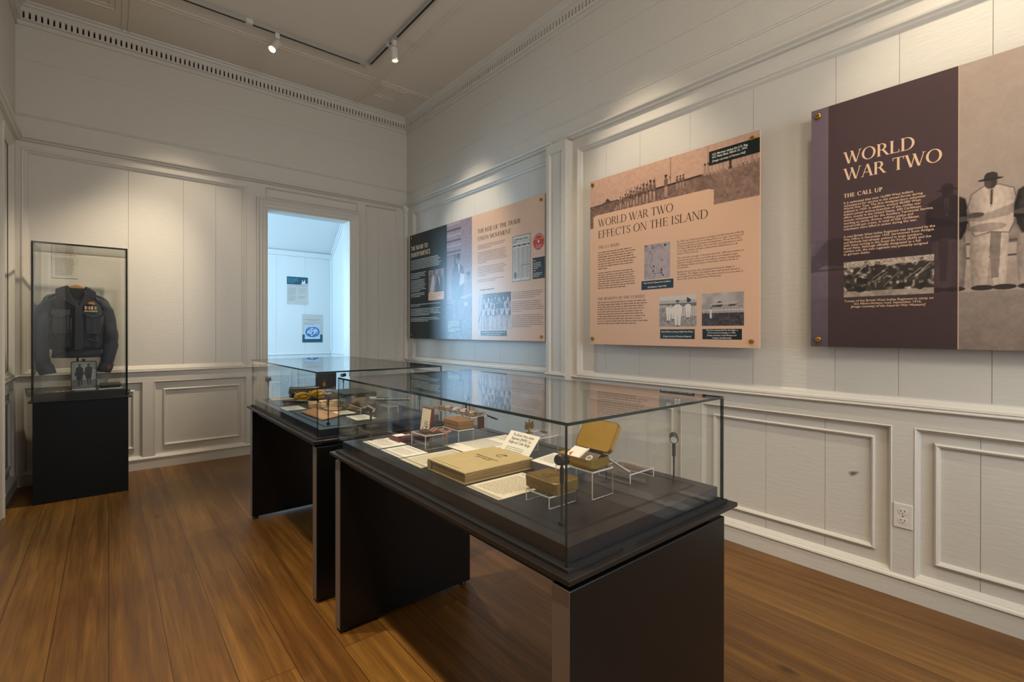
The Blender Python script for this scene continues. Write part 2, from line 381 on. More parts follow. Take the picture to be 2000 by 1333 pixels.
mb.box(D1, .862, -.05, 2.234, DZ, 0, M=M); mb.box(2.156, DZ, -.05, 2.234, 2.645, 0, M=M); mb.box(2.633, .862, -.05, XR, 2.645, 0, M=M)
mb.box(XL, 2.62, -.05, 1.2, 2.69, 0, M=M); mb.box(1.2, 2.645, -.05, XR, 2.69, 0, M=M)
mb.box(1.2, DZ, -.05, 2.156, 2.535, 0, M=M)
for a, b in ((XL, D0), (D1, XR)): mb.box(a, .768, -.05, b, .862, 0, M=M); mb.box(a, 0, -.05, b, .10, 0, M=M)
for a, b in ((XL, -.509), (.233, .305), (1.040, D0), (D1, 2.25), (2.64, XR)): mb.box(a, .10, -.05, b, .768, 0, M=M)
struct('wall_back', mb, PAINT)
mb = MB(); frame(mb, M, -.517, .862, 1.036, 2.622, BIGREC); trim(mb)
mb = MB(); frame(mb, M, 2.234, .862, 2.633, 2.645, RECESS); trim(mb)
mb = MB(); frame(mb, M, 1.2, 2.535, 2.156, 2.645, RECESS); trim(mb)
for a, b in lowb:
    mb = MB(); frame(mb, M, a, .10, b, .766, RECESS); frame(mb, M, a+.068, .184, b-.058, .694, RAISED); trim(mb)
mb = MB(); run(mb, M, XL, XR-.03, capprof(2.668, .034)); trim(mb)
mb = MB(); run(mb, M, XL, XR, [(2.862, 0), (2.864, .010), (2.872, .013), (2.880, .005), (2.880, 0)]); trim(mb)
mb = MB(); run(mb, M, XL, 1.12, nose(.862)); trim(mb)
mb = MB(); run(mb, M, 2.18, XR-.03, nose(.862)); trim(mb)
mb = MB(); run(mb, M, XL, 1.12, BASEP); run(mb, M, 2.18, XR, BASEP); struct('baseboard_back', mb, PAINT)
mb = MB()
frame(mb, M, 1.122, -.105, 2.160, 2.528, [(0, 0), (0, .030), (.012, .034), (.022, .024), (.034, .018), (.046, .020), (.060, .012), (.082, .010), (.090, .004), (.103, .004), (.104, -.175)])
struct('door_1', mb, PAINT)
# ---- left wall with a glazed door near the camera
M = ML(); mb = MB(); L0, L1, LZ = 3.42, 4.40, 2.46
mb.box(YF, 0, -.15, L0, ZC, -.03, M=M); mb.box(L1, 0, -.15, YB, ZC, -.03, M=M); mb.box(L0, LZ, -.15, L1, ZC, -.03, M=M)
planks(mb, M, YF, 2.69, YB, ZC, 0, [2.862, 3.3], vertical=False, d=.03)
for a, b in ((YF, L0), (L1, 4.60), (5.21, YB)): mb.box(a, 0, -.03, b, 2.69, 0, M=M)
mb.box(L0, LZ, -.03, L1, 2.69, 0, M=M)
mb.box(4.60, .768, -.03, 5.21, .862, 0, M=M); mb.box(4.60, 0, -.03, 5.21, .10, 0, M=M); mb.box(4.60, 2.62, -.03, 5.21, 2.69, 0, M=M)
struct('wall_left', mb, PAINT)
mb = MB(); frame(mb, M, 4.60, .10, 5.21, .766, RECESS); frame(mb, M, 4.66, .184, 5.15, .694, RAISED); trim(mb)
mb = MB(); frame(mb, M, 4.60, .862, 5.21, 2.622, BIGREC); trim(mb)
mb = MB(); run(mb, M, 4.53, YB, nose(.862)); trim(mb)
mb = MB(); run(mb, M, YF, YB, capprof(2.668, .034)); trim(mb)
mb = MB(); run(mb, M, 4.53, YB, BASEP); struct('baseboard_left', mb, PAINT)
mb = MB()
frame(mb, M, L0-.11, -.115, L1+.11, LZ+.11, [(0, 0), (0, .030), (.012, .034), (.024, .024), (.05, .020), (.085, .014), (.108, .006), (.110, -.15)])
struct('door_2', mb, PAINT)
mb = MB()
for a, b in ((L0, L0+.09), (L1-.09, L1), (L0+.45, L0+.53)): mb.box(a, 0, -.10, b, LZ, -.06, M=M)
for a, b in ((0, .25), (LZ-.1, LZ), (1.0, 1.04), (1.72, 1.76)): mb.box(L0+.01, a, -.097, L1-.01, b, -.063, M=M)
mb.box(L0, .2, -.083, L1, LZ, -.079, M=M, m=1)
struct('window_1', mb, [WHITEP, GLASS])
# ---- wall behind the camera; the window is added to let fill light in
mb = MB(); W0, W1, WZ0, WZ1 = .7, 2.3, .85, 2.6
mb.box(XL-.15, YF-.15, 0, W0, YF, ZC); mb.box(W1, YF-.15, 0, XR+.2, YF, ZC); mb.box(W0, YF-.15, 0, W1, YF, WZ0); mb.box(W0, YF-.15, WZ1, W1, YF, ZC)
struct('wall_front', mb, FRONTP)
mb = MB()
for a, b in ((W0, W0+.06), (W1-.06, W1), (1.47, 1.53)): mb.box(a, YF-.10, WZ0, b, YF-.04, WZ1)
for a, b in ((WZ0, WZ0+.06), (WZ1-.06, WZ1), (1.66, 1.72)): mb.box(W0, YF-.10, a, W1, YF-.04, b)
struct('added_window_2', mb, PAINT)
# ---- ceiling mouldings
def strip(mb, x0, y0, x1, y1):
    mb.box(x0, y0, ZC-.006, x1, y1, ZC+.01)
mb = MB()
for y in (4.615, 4.655): strip(mb, XL+.07, y, XR-.07, y+.014)
for x in (2.07, 2.112, .085, .127): mb.box(x, YF+.1, ZC-.0067, x+.014, YB-.07, ZC+.012)
trim(mb, CEILP)
for x0, x1 in ((2.152, 2.42), (-.20, .06)):
    mb = MB()
    for q, h in ((0, .008), (.04, .005)):
        a, b, c, d = x0+q, 4.69+q, x1-q, 4.945-q
        for r in ((a, b, c, b+.014), (a, d-.014, c, d), (a, b+.014, a+.014, d-.014), (c-.014, b+.014, c, d-.014)): mb.box(r[0], r[1], ZC-h, r[2], r[3], ZC+.01)
    trim(mb, CEILP)
# ---- the bright veranda beyond the doorway
VB = 7.71
mb = MB(); M = MBK(0, 0, VB)
for q in ((XL-.15, 0, -.45, 2.45), (.65, 0, 2.9, 2.45), (-.45, 0, .65, .85), (-.45, 2.35, .65, 2.45)): mb.box(q[0], q[1], -.15, q[2], q[3], -.02, M=M)
planks(mb, M, .65, 0, 2.72, 2.45, 0, [1.1, 1.5, 1.9, 2.3], d=.02)
run(mb, M, .66, 2.72, nose(.87)); run(mb, M, -.5, 2.72, BASEP); run(mb, M, -.5, 2.72, [(2.33, 0), (2.335, .03), (2.40, .05), (2.41, 0)])
for a, b in ((1.5, 2.1), (2.18, 2.66)): frame(mb, M, a, .2, b, .72, [(0, 0), (.003, .012), (.016, .010), (.02, 0)])
struct('wall_beyond', mb, WHITEP)
mb = MB()
for a, b in ((-.45, -.40), (.60, .65), (.08, .12)): mb.box(a, .85, -.10, b, 2.35, -.04, M=M)
for a, b in ((.85, .90), (2.30, 2.35), (1.58, 1.62)): mb.box(-.45, a, -.10, .65, b, -.04, M=M)
struct('window_3', mb, WHITEP)
mb = MB(); MV = MR(0, 0, 2.70)
mb.box(-VB, 0, -.2, -(YB+.17), 4.4, 0, M=MV); run(mb, MV, -VB, -(YB+.17), nose(.87)); run(mb, MV, -VB, -(YB+.17), BASEP)
mb.box(-VB+.0, .9, 0, -VB+.05, 2.4, .014, M=MV); mb.box(-7.2, .9, 0, -7.1, 2.75, .014, M=MV)
T = math.atan2(.42, .46)
for o in (0, .10):
    P0 = Vector((0, VB-o*.9, 2.36+o*.1)); mb.tube([(2.695, VB-o, 2.40), (2.695, VB-o-1.2, 2.40+1.2*math.tan(T))], .016, 6)
struct('wall_veranda_right', mb, WHITEP)
mb = MB(); mb.box(XL-.15, YB+.17, 0, XL-.05, VB, .7); mb.box(XL-.15, YB+.17, 2.7, XL-.05, VB, 4.4); struct('wall_veranda_left', mb, WHITEP)
mb = MB()
y2 = VB-1.5; z2 = 2.40+1.5*math.tan(T)
mb.add([(XL-.15, VB+.05, 2.36), (2.9, VB+.05, 2.36), (2.9, y2, z2), (XL-.15, y2, z2), (2.9, YB+.12, z2), (XL-.15, YB+.12, z2),
        (XL-.15, VB+.05, 2.46), (2.9, VB+.05, 2.46), (2.9, y2, z2+.1), (XL-.15, y2, z2+.1), (2.9, YB+.12, z2+.1), (XL-.15, YB+.12, z2+.1)],
       [(0, 1, 2, 3), (3, 2, 4, 5), (6, 9, 8, 7), (9, 11, 10, 8)])
struct('ceiling_veranda', mb, WHITEP)
# ---- socket plate
t = thing('power_socket', 'white double power socket plate on the stile under the right wall panels', 'socket', mw=MR(.594, .318, XR))
mb = MB(); mb.box(0, 0, 0, .069, .110, .006); mb.build('cover_plate', mat('socket_plastic', '#d8d2c6', .35), t, bevel=.003)
for z in (.034, .076):
    mb = MB(); n = 14
    pts = [(.0345+.017*math.cos(q*2*math.pi/n)*1.0, z+max(-.0115, min(.0115, .016*math.sin(q*2*math.pi/n)))) for q in range(n)]
    mb.prism(pts, .005, .0078); 
    for dx in (-.007, .007): mb.box(.0345+dx-.0013, z-.001, .0075, .0345+dx+.0013, z+.007, .0081, m=1)
    mb.prism([(.0345+.0022*math.cos(q), z-.0068+.0022*math.sin(q)) for q in (0, 1.05, 2.1, 3.14, 4.19, 5.24)], .0075, .0081, m=1)
    mb.build('outlet', [mat('socket_plastic', '#d8d2c6', .35), SLOT], t)
mb = MB(); mb.tube([(.0345, .055, .005), (.0345, .055, .0075)], .003, 10); mb.build('screw', mat('screw_steel', '#9c958a', .3, metal=1), t)
# ---- track with spotlights
t = thing('lighting_track', 'grey ceiling lighting track with a black slot, turning the corner', 'track', (1.885, 4.40, ZC))
TC = (0, 0)
mb = MB(); mb.box(-1.98, -.018, -.034, .018, .018, 0); mb.build('track_rail', mat('track_grey', '#b3aea6', .4, metal=.3), t)
mb = MB(); mb.box(-.018, -5.6, -.034, .018, -.018, 0); mb.build('track_rail', MATS['track_grey'], t)
for a, b in ((-1.95, -1.03), (-.98, -.08)):
    mb = MB(); mb.box(a, -.007, -.0355, b, .007, -.030); mb.build('slot', SLOT, t)
for a, b in ((-.42, -.06), (-.56, -.47), (-5.5, -.60)):
    mb = MB(); mb.box(-.007, a, -.0355, .007, b, -.030); mb.build('slot', SLOT, t)
mb = MB(); mb.box(-1.03, -.019, -.036, -.98, .019, -.001); mb.build('connector', WHITEMET, t)
mb = MB(); mb.box(-.019, -.47, -.036, .019, -.42, -.001); mb.build('connector', WHITEMET, t)
mb = MB(); mb.box(-.022, -.022, -.037, .022, .022, -.001); mb.build('corner_connector', WHITEMET, t)
EM = mat('lit_lens', (1, .93, .80), .3, emit=30); DIM = mat('dim_lens', (.95, .85, .7), .3, emit=1.5)
def tracklamp(x, y, aim, label, lens):
    t = thing('track_spotlight', label, 'spotlight', (x, y, ZC-.034), 'spotlights on the ceiling track')
    mb = MB(); mb.box(-.017, -.017, -.045, .017, .017, 0); mb.build('adapter', WHITEMET, t, bevel=.002)
    mb = MB(); mb.tube([(0, 0, -.04), (0, 0, -.075)], .006, 8); mb.build('swivel_stem', WHITEMET, t)
    d = Vector(aim).normalized(); c = Vector((0, 0, -.078)); a = c-d*.012; b = c+d*.10
    mb = MB(); mb.tube([tuple(a), tuple(a+d*.004), tuple(b-d*.004), tuple(b), tuple(b-d*.006)], [.024, .030, .030, .027, .024], 20)
    h = mb.build('lamp_head', WHITEMET, t)
    mb = MB(); mb.tube([tuple(b-d*.009), tuple(b-d*.002)], .0235, 20); mb.build('lens', lens, h)
tracklamp(1.09, 4.40, (-.42, -.28, -.75), 'lit white cylinder spotlight on the ceiling track, tilted with a glowing lens', EM)
tracklamp(1.885, 3.86, (.06, -.1, -1), 'unlit-looking white cylinder spotlight hanging straight down near the track corner', DIM)
# ================================================================== DISPLAY CASES
def pane(name, x0, y0, z0, x1, y1, z1, axis, parent):
    mt = [1]*6
    for i in {'z': (0, 1), 'y': (2, 3), 'x': (4, 5)}[axis]: mt[i] = 0
    mb = MB(); mb.box(x0, y0, z0, x1, y1, z1, mats=mt); return mb.build(name, [GLASS, GEDGE], parent)
def table_case(yo, dz, label):
    t = thing('display_case', label, 'display case', (0, yo, 0), 'glass topped table cases')
    LEG = [BLACK, EDGEM]
    for y0 in (.667, 1.911):
        mb = MB(); mb.box(.703, y0, .016, 1.327, y0+.052, .685+dz, mats=[0, 0, 0, 0, 1, 1])
        lg = mb.build('leg_panel', LEG, t, bevel=.003)
        for x in (.73, 1.30):
            mb = MB(); mb.tube([(x, y0+.026, 0), (x, y0+.026, .006), (x, y0+.026, .017)], [.016, .016, .010], 14); mb.build('levelling_foot', LAMPB, lg)
    mb = MB(); mb.box(.74, .70, .66+dz, 1.30, 1.945, .703+dz); mb.build('under_frame', SLOT, t)
    mb = MB(); mb.box(.6875, .655, .703+dz, 1.379, 1.985, .715+dz); mb.build('base_plate', PLATE, t, bevel=.0015)
    mb = MB(); mb.box(.706, .676, .715+dz, 1.361, 1.966, .722+dz); mb.build('glass_channel', SLOT, t)
    mb = MB(); mb.box(.727, .696, .722+dz, 1.342, 1.948, .757+dz); mb.build('deck', DECK, t, bevel=.001)
    z = .7572+dz
    for r in ((.764, .742, .772, 1.905), (1.297, .742, 1.305, 1.905), (.772, .742, 1.297, .750), (.772, 1.897, 1.297, 1.905)):
        mb = MB(); mb.box(r[0]-.001, r[1]-.001, z-.004, r[2]+.001, r[3]+.001, z+.0003); mb.build('lamp_slot', SLOT, t)
    G0, G1, H0, H1, TOP = .713, 1.354, .684, 1.960, 1.016+dz
    k = .0068; zb = .719+dz
    pane('glass_panel', G0, H0, zb, G1, H0+k, TOP-k, 'y', t); pane('glass_panel', G0, H1-k, zb, G1, H1, TOP-k, 'y', t)
    pane('glass_panel', G0, H0+k, zb, G0+k, H1-k, TOP-k, 'x', t); pane('glass_panel', G1-k, H0+k, zb, G1, H1-k, TOP-k, 'x', t)
    pane('glass_lid', G0, H0, TOP-k+.0005, G1, H1, TOP, 'z', t)
    mb = MB(); mb.box(.88, .674, .7155+dz, .93, .6775, .7195+dz); mb.build('lock', mat('lock_steel', '#8a8580', .3, metal=1), t)
    return t
table_case(0, 0, 'nearer glass table case on black panel legs, holding a gift book and brass tins')
table_case(1.527, .005, 'farther glass table case near the doorway, holding yellow twine and dark boxes')
# mini spotlights standing in the cases
def mini_lamp(x, y, z, rz, label, h=.125, tilt=-8):
    t = thing('case_spotlight', label, 'spotlight', (x, y, z), 'mini spotlights inside the table cases'); t.rotation_euler = (0, 0, rz)
    mb = MB(); mb.box(-.008, -.006, 0, .008, .006, .008); mb.build('foot', LAMPB, t, bevel=.001)
    mb = MB(); mb.tube([(0, 0, .008), (0, 0, h-.045)], .0028, 8); mb.tube([(0, 0, h-.05), (0, 0, h-.014)], .0052, 10); mb.tube([(0, 0, h-.016), (0, 0, h-.004)], .0035, 8); mb.build('pole', LAMPB, t)
    a = math.radians(tilt); d = Vector((math.cos(a), 0, math.sin(a))); c = Vector((0, 0, h+.004))
    mb = MB(); mb.tube([tuple(c-d*.017), tuple(c-d*.015), tuple(c+d*.015), tuple(c+d*.017), tuple(c+d*.013)], [.009, .0125, .0125, .0118, .0105], 18)
    hd = mb.build('lamp_head', LAMPB, t)
    mb = MB(); mb.tube([tuple(c+d*.0125), tuple(c+d*.0145)], .0105, 16); mb.build('lens', LENS, hd)
    return t
ZD, ZF = .7577, .7627
mini_lamp(1.288, .802, ZD, math.radians(215), 'black mini spotlight at the right end of the nearer case, beside the open brass tin')
mini_lamp(.800, .785, ZD, math.radians(15), 'black mini spotlight behind the front glass corner of the nearer case, beside the closed tin', h=.145, tilt=-12)
mini_lamp(.820, 1.885, ZD, math.radians(-60), 'black mini spotlight at the far left corner of the nearer case, beside small text cards', tilt=-20)
mini_lamp(1.285, 1.885, ZD, math.radians(-140), 'black mini spotlight behind the row of medals in the nearer case')
mini_lamp(.795, 3.425, ZF, math.radians(-10), 'black mini spotlight at far left corner of the farther case, before the door casing', tilt=6)
mini_lamp(.800, 2.325, ZF, math.radians(160), 'black mini spotlight at the near left corner of the farther case, above the leather pouch', h=.135)
mini_lamp(1.285, 2.325, ZF, math.radians(170), 'black mini spotlight at the near right corner of the farther case, against the dark poster')
mini_lamp(1.285, 3.425, ZF, math.radians(200), 'black mini spotlight at the far right corner of the farther case, behind the dark boxes')

# ------------------------------------------------------------------ clear acrylic risers
def riser(x0, x1, y0, y1, z0, z1, label, along='y', k=.004):
    """bent sheet: top plus two side plates"""
    t = thing('acrylic_riser', label, 'riser', ((x0+x1)/2, (y0+y1)/2, z0), 'clear acrylic risers in the cases')
    a, b = (x1-x0)/2, (y1-y0)/2; h = z1-z0
    mb = MB(); mb.box(-a, -b, h-k, a, b, h, mats=[0, 0, 1, 1, 1, 1]); mb.build('top_plate', [ACR, AEDGE], t)
    for s in (-1, 1):
        mb = MB()
        if along == 'y': mb.box(-a, s*b, .0005, a, s*(b-k), h-k, mats=[1, 1, 0, 0, 1, 1])
        else: mb.box(s*a, -b, .0005, s*(a-k), b, h-k, mats=[1, 1, 1, 1, 0, 0])
        mb.build('side_plate', [ACR, AEDGE], t)
    return t
riser(.911, 1.006, 1.602, 1.712, ZD, .812, 'small square clear riser in front of the red medal box, with dark ribbons on it')
riser(1.068, 1.142, 1.617, 1.737, ZD, .809, 'low clear riser carrying the small brown cardboard box')
riser(1.138, 1.210, 1.622, 1.945, ZD, .853, 'tall long clear riser carrying the row of medals')
riser(1.146, 1.240, 1.235, 1.345, ZD, .832, 'clear riser behind the leaning badge card, with two metal badges on it')
riser(.978, 1.062, .846, .985, ZD, .832, 'tall clear riser under the open brass tin')
riser(.844, .938, .870, .960, ZD, .789, 'low clear riser under the closed brass tin')
riser(1.165, 1.285, .868, .985, ZD, .786, 'wide low clear riser right of the open brass tin, with a silver pencil on it', along='x')
riser(1.03, 1.075, 2.50, 2.66, ZF, .797, 'clear stand under the wrapped grip of the antique gun', along='x')
riser(1.150, 1.21, 2.425, 2.525, ZF, .799, 'clear stand under the grey barrel of the antique gun', along='x')

# ------------------------------------------------------------------ printing helpers
def glyph_polys(ch, T=.125, t=.05):
    P = []; s = .034
    def q(x0, y0, x1, y1, w): P.append([(x0, y0), (x0+w, y0), (x1+w, y1), (x1, y1)])
    def r(x0, y0, x1, y1): P.append([(x0, y0), (x1, y0), (x1, y1), (x0, y1)])
    def ser(cx, y, h=.12): r(cx-h, y, cx+h, y+s)
    def arc(cx, cy, rx, ry, tx, ty, a0, a1, n=16):
        for i in range(n):
            A = math.radians(a0+(a1-a0)*i/n); B = math.radians(a0+(a1-a0)*(i+1)/n)
            P.append([(cx+rx*math.cos(A), cy+ry*math.sin(A)), (cx+rx*math.cos(B), cy+ry*math.sin(B)),
                      (cx+(rx-tx)*math.cos(B), cy+(ry-ty)*math.sin(B)), (cx+(rx-tx)*math.cos(A), cy+(ry-ty)*math.sin(A))])
    def I(x): r(x, 0, x+T, 1); ser(x+T/2, 0); ser(x+T/2, 1-s)
    def bowl(x, y0, y1, rx): 
        cy = (y0+y1)/2; cx = x; arc(cx, cy, rx, (y1-y0)/2, T, t, -90, 90)
    if ch == 'A': q(.07, 0, .36, 1, t); q(.58, 0, .33, 1, T); r(.17, .32, .62, .32+t); ser(.09, 0, .09); ser(.64, 0, .12); return P, .76
    if ch == 'B': I(.08); r(.15, 1-t, .34, 1); r(.15, .5, .34, .5+t); r(.15, 0, .36, t); bowl(.33, .5, 1, .24); bowl(.35, 0, .5+t, .28); return P, .68
    if ch == 'C': arc(.44, .5, .40, .52, T, t, 42, 318, 26); r(.70, .72, .74, .97); return P, .80
    if ch == 'D': I(.08); r(.15, 1-t, .36, 1); r(.15, 0, .36, t); arc(.35, .5, .44, .5, T, t, -90, 90, 20); return P, .84
    if ch == 'E': I(.08); r(.15, 1-t, .55, 1); r(.15, .5, .46, .5+t); r(.15, 0, .58, t); r(.52, .80, .56, 1); r(.55, 0, .59, .22); r(.43, .40, .47, .65); return P, .66
    if ch == 'F': I(.08); r(.15, 1-t, .55, 1); r(.15, .5, .46, .5+t); r(.52, .80, .56, 1); r(.43, .40, .47, .65); return P, .60
    if ch == 'H': I(.08); I(.58); r(.2, .49, .6, .49+t); return P, .86
    if ch == 'I': I(.09); return P, .36
    if ch == 'L': I(.08); r(.15, 0, .56, t); r(.53, 0, .57, .24); return P, .62
    if ch == 'M': r(.10, 0, .10+t, 1); r(.80, 0, .80+T, 1); q(.42, 0, .10, 1, T); q(.44, 0, .80, 1, t); ser(.12, 0, .09); ser(.86, 0); ser(.1, 1-s, .08); ser(.88, 1-s, .08); return P, 1.0
    if ch == 'N': r(.10, 0, .10+t, 1); r(.70, 0, .70+t, 1); q(.64, 0, .09, 1, T); ser(.12, 0, .1); ser(.73, 1-s, .1); ser(.08, 1-s, .08); return P, .86
    if ch == 'O': arc(.46, .5, .42, .52, T, t, 0, 360, 32); return P, .92
    if ch == 'P': I(.08); r(.15, 1-t, .34, 1); r(.15, .45, .34, .45+t); bowl(.33, .45, 1, .27); return P, .64
    if ch == 'R': I(.08); r(.15, 1-t, .34, 1); r(.15, .47, .34, .47+t); bowl(.33, .47, 1, .26); q(.60, 0, .32, .5, T); ser(.68, 0, .1); return P, .76
    if ch == 'S': arc(.30, .745, .21, .265, T*.8, t, 35, 230, 16); arc(.30, .255, .23, .265, T*.8, t, -145, 60, 16); q(.34, .40, .12, .62, T); r(.46, .75, .50, .97); r(.06, .03, .10, .26); return P, .58
    if ch == 'T': r(.30, 0, .30+T, 1); r(.05, 1-t, .68, 1); ser(.36, 0, .13); r(.04, .78, .08, 1); r(.65, .78, .69, 1); return P, .73
    if ch == 'U': r(.08, .3, .08+T, 1); r(.62, .3, .62+t, 1); arc(.375, .32, .295, .34, T*.8, t, 180, 360, 18); ser(.14, 1-s); ser(.64, 1-s, .1); return P, .80
    if ch == 'V': q(.30, 0, .03, 1, T); q(.36, 0, .62, 1, t); ser(.09, 1-s); ser(.65, 1-s, .1); return P, .74
    if ch == 'W': q(.28, 0, .03, 1, T); q(.34, 0, .52, .9, t); q(.72, 0, .46, 1, T); q(.78, 0, 1.03, 1, t); ser(.09, 1-s); ser(.52, 1-s, .1); ser(1.05, 1-s, .1); return P, 1.12
    if ch == '.': r(.06, 0, .06+T, T); return P, .26
    return P, .34
def serif(mb, text, x, y, h, width, col, z, T=.125, t=.05):
    tot = sum(glyph_polys(c)[1] for c in text); k = width/tot
    for ch in text:
        P, adv = glyph_polys(ch, T, t)
        for i, p in enumerate(P): mb.flat([(x+a*k, y+b*h) for a, b in p], z+.000012*i, col)
        x += adv*k
def ftext(mb, text, x, y, size, width, col, z, align='LEFT', bold=0, space=1.0, shear=0):
    """sans lettering; y is the baseline of the first line; width = width of the widest line"""
    cu = bpy.data.curves.new('t', 'FONT'); cu.body = text; cu.size = size; cu.resolution_u = 2; cu.align_x = align; cu.space_line = space; cu.offset = bold*size; cu.shear = shear
    o = bpy.data.objects.new('t', cu); C.objects.link(o)
    dg = bpy.context.evaluated_depsgraph_get(); dg.update()
    me = bpy.data.meshes.new_from_object(o.evaluated_get(dg))
    vs = np.array([v.co[:2] for v in me.vertices]).reshape(-1, 2)
    if len(vs):
        x0, x1 = vs[:, 0].min(), vs[:, 0].max(); k = width/(x1-x0) if width else 1
        if align == 'LEFT': px = x+(vs[:, 0]-x0)*k
        elif align == 'CENTER': px = x+(vs[:, 0]-(x0+x1)/2)*k
        else: px = x+(vs[:, 0]-x1)*k
        py = y+vs[:, 1]
        mb.add([(a, b, z) for a, b in zip(px, py)], [tuple(p.vertices) for p in me.polygons], 0, col)
    bpy.data.objects.remove(o); bpy.data.meshes.remove(me); bpy.data.curves.remove(cu)
def wordbars(mb, x, y, w, n, lh, col, z, seed=0, last=.6, fill=.97, hgt=.42):
    """lines of illegibly small print"""
    R = random.Random(seed)
    for i in range(n):
        end = x+w*(last if i == n-1 else R.uniform(fill-.12, fill)); cx = x; yy = y-i*lh
        while cx < end-.004*lh:
            L = min(R.uniform(.9, 4.2)*lh*.62, end-cx)
            mb.rect(cx, yy+.08*lh, cx+L, yy+hgt*lh*.92, z, col)
            k = cx
            while k < cx+L-.3*lh:
                k += R.uniform(.3, .7)*lh
                if k < cx+L-.1*lh: q = R.choice((-.12, .50)); mb.rect(k, yy+min(q, .2)*lh, k+.10*lh, yy+max(q, .1)*lh, z+.00002, col)
            cx += L+.30*lh
def poly_mask(X, Y, pts):
    m = np.zeros(X.shape, bool); n = len(pts)
    for i in range(n):
        x0, y0 = pts[i]; x1, y1 = pts[(i+1) % n]
        if y0 == y1: continue
        c = (Y >= min(y0, y1)) & (Y < max(y0, y1)) & (X < (x1-x0)*(Y-y0)/(y1-y0)+x0); m ^= c
    return m
def ell(X, Y, cx, cy, rx, ry): return ((X-cx)/rx)**2+((Y-cy)/ry)**2 < 1
def vnoise(X, Y, s, seed):
    R = np.random.RandomState(seed); G = R.rand(64, 64); a = (X*s) % 64; b = (Y*s) % 64
    i = a.astype(int) % 64; j = b.astype(int) % 64; fx = a-np.floor(a); fy = b-np.floor(b)
    fx = fx*fx*(3-2*fx); fy = fy*fy*(3-2*fy); i2 = (i+1) % 64; j2 = (j+1) % 64
    return (G[i, j]*(1-fx)+G[i2, j]*fx)*(1-fy)+(G[i, j2]*(1-fx)+G[i2, j2]*fx)*fy
def picture(name, x0, y0, x1, y1, z, res, fn, parent, fine_to=None):
    nx = max(2, int((x1-x0)/res)); ny = max(2, int((y1-y0)/res)); xs = np.linspace(x0, x1, nx+1)
    if fine_to:
        n1 = int((fine_to-x0)/res); n2 = int((x1-fine_to)/(res*2.5)); xs = np.concatenate([np.linspace(x0, fine_to, n1+1), np.linspace(fine_to, x1, n2+1)[1:]]); nx = n1+n2
    ys = np.linspace(y0, y1, ny+1); X, Y = np.meshgrid(xs, ys)
    rgb = sum(np.clip(fn(X+a*res, Y+b*res), 0, 1) for a, b in ((-.28, -.1), (.1, -.28), (.28, .1), (-.1, .28)))/4
    rgb = np.where(rgb <= .04045, rgb/12.92, ((rgb+.055)/1.055)**2.4)
    V = np.stack([X, Y, np.full_like(X, z)], -1).reshape(-1, 3)
    i = np.arange(ny)[:, None]*(nx+1)+np.arange(nx)[None]; F = np.stack([i, i+1, i+nx+2, i+nx+1], -1).reshape(-1, 4)
    me = bpy.data.meshes.new(name); me.vertices.add(len(V)); me.vertices.foreach_set('co', V.astype(np.float32).ravel())
    me.loops.add(F.size); me.loops.foreach_set('vertex_index', F.ravel().astype(np.int32)); me.polygons.add(len(F))
    me.polygons.foreach_set('loop_start', np.arange(0, F.size, 4, dtype=np.int32))
    me.update(calc_edges=True)
    at = me.color_attributes.new('Col', 'FLOAT_COLOR', 'POINT'); c = np.ones((len(V), 4), np.float32); c[:, :3] = rgb.reshape(-1, 3); at.data.foreach_set('color', c.ravel())
    me.materials.append(PRINT); o = bpy.data.objects.new(name, me); C.objects.link(o); o.parent = parent
    return o
def tone(g, dark, light):
    g = np.clip(g, 0, 1)[..., None]; return np.array(dark)*(1-g)+np.array(light)*g
# ================================================================== EXHIBITION PANELS ON THE RIGHT WALL
INK = lin('#2a1c16'); CREAMT = lin('#e2c8a8'); WHT = lin('#e9e6dd'); DKGREEN = lin('#17201f'); TAN = lin('#d9b092')
def board(t, w, h, col, name='backing_board'):
    mb = MB(); mb.box(0, 0, -.012, w, h, 0, col=col); return mb.build(name, PRINT, t)
def fixings(t, pts, gap=.072):
    for x, y in pts:
        mb = MB(); mb.tube([(x, y, -gap), (x, y, .004), (x, y, .008), (x, y, .0095)], [.0115, .0125, .0125, .010], 18)
        mb.box(x-.008, y-.0012, .009, x+.008, y+.0012, .0098, m=1); mb.build('standoff_screw', [BRASS, mat('screw_slot', '#4a3514', .5, metal=1)], t)
def pmesh(name, t, fn, label=None):
    mb = MB(); fn(mb); o = mb.build(name, PRINT, t)
    if label: o['label'] = label
    return o
def words(t, text, x, y, h, width, col, z, T=.125, tt=.05):
    k = width/sum(glyph_polys(c)[1] for c in text)
    for wd in text.split(' '):
        L = sum(glyph_polys(c)[1] for c in wd)*k; mb = MB(); serif(mb, wd, x, y, h, L, col, z, T, tt); mb.build('heading_word', PRINT, t); x += L+glyph_polys(' ')[1]*k
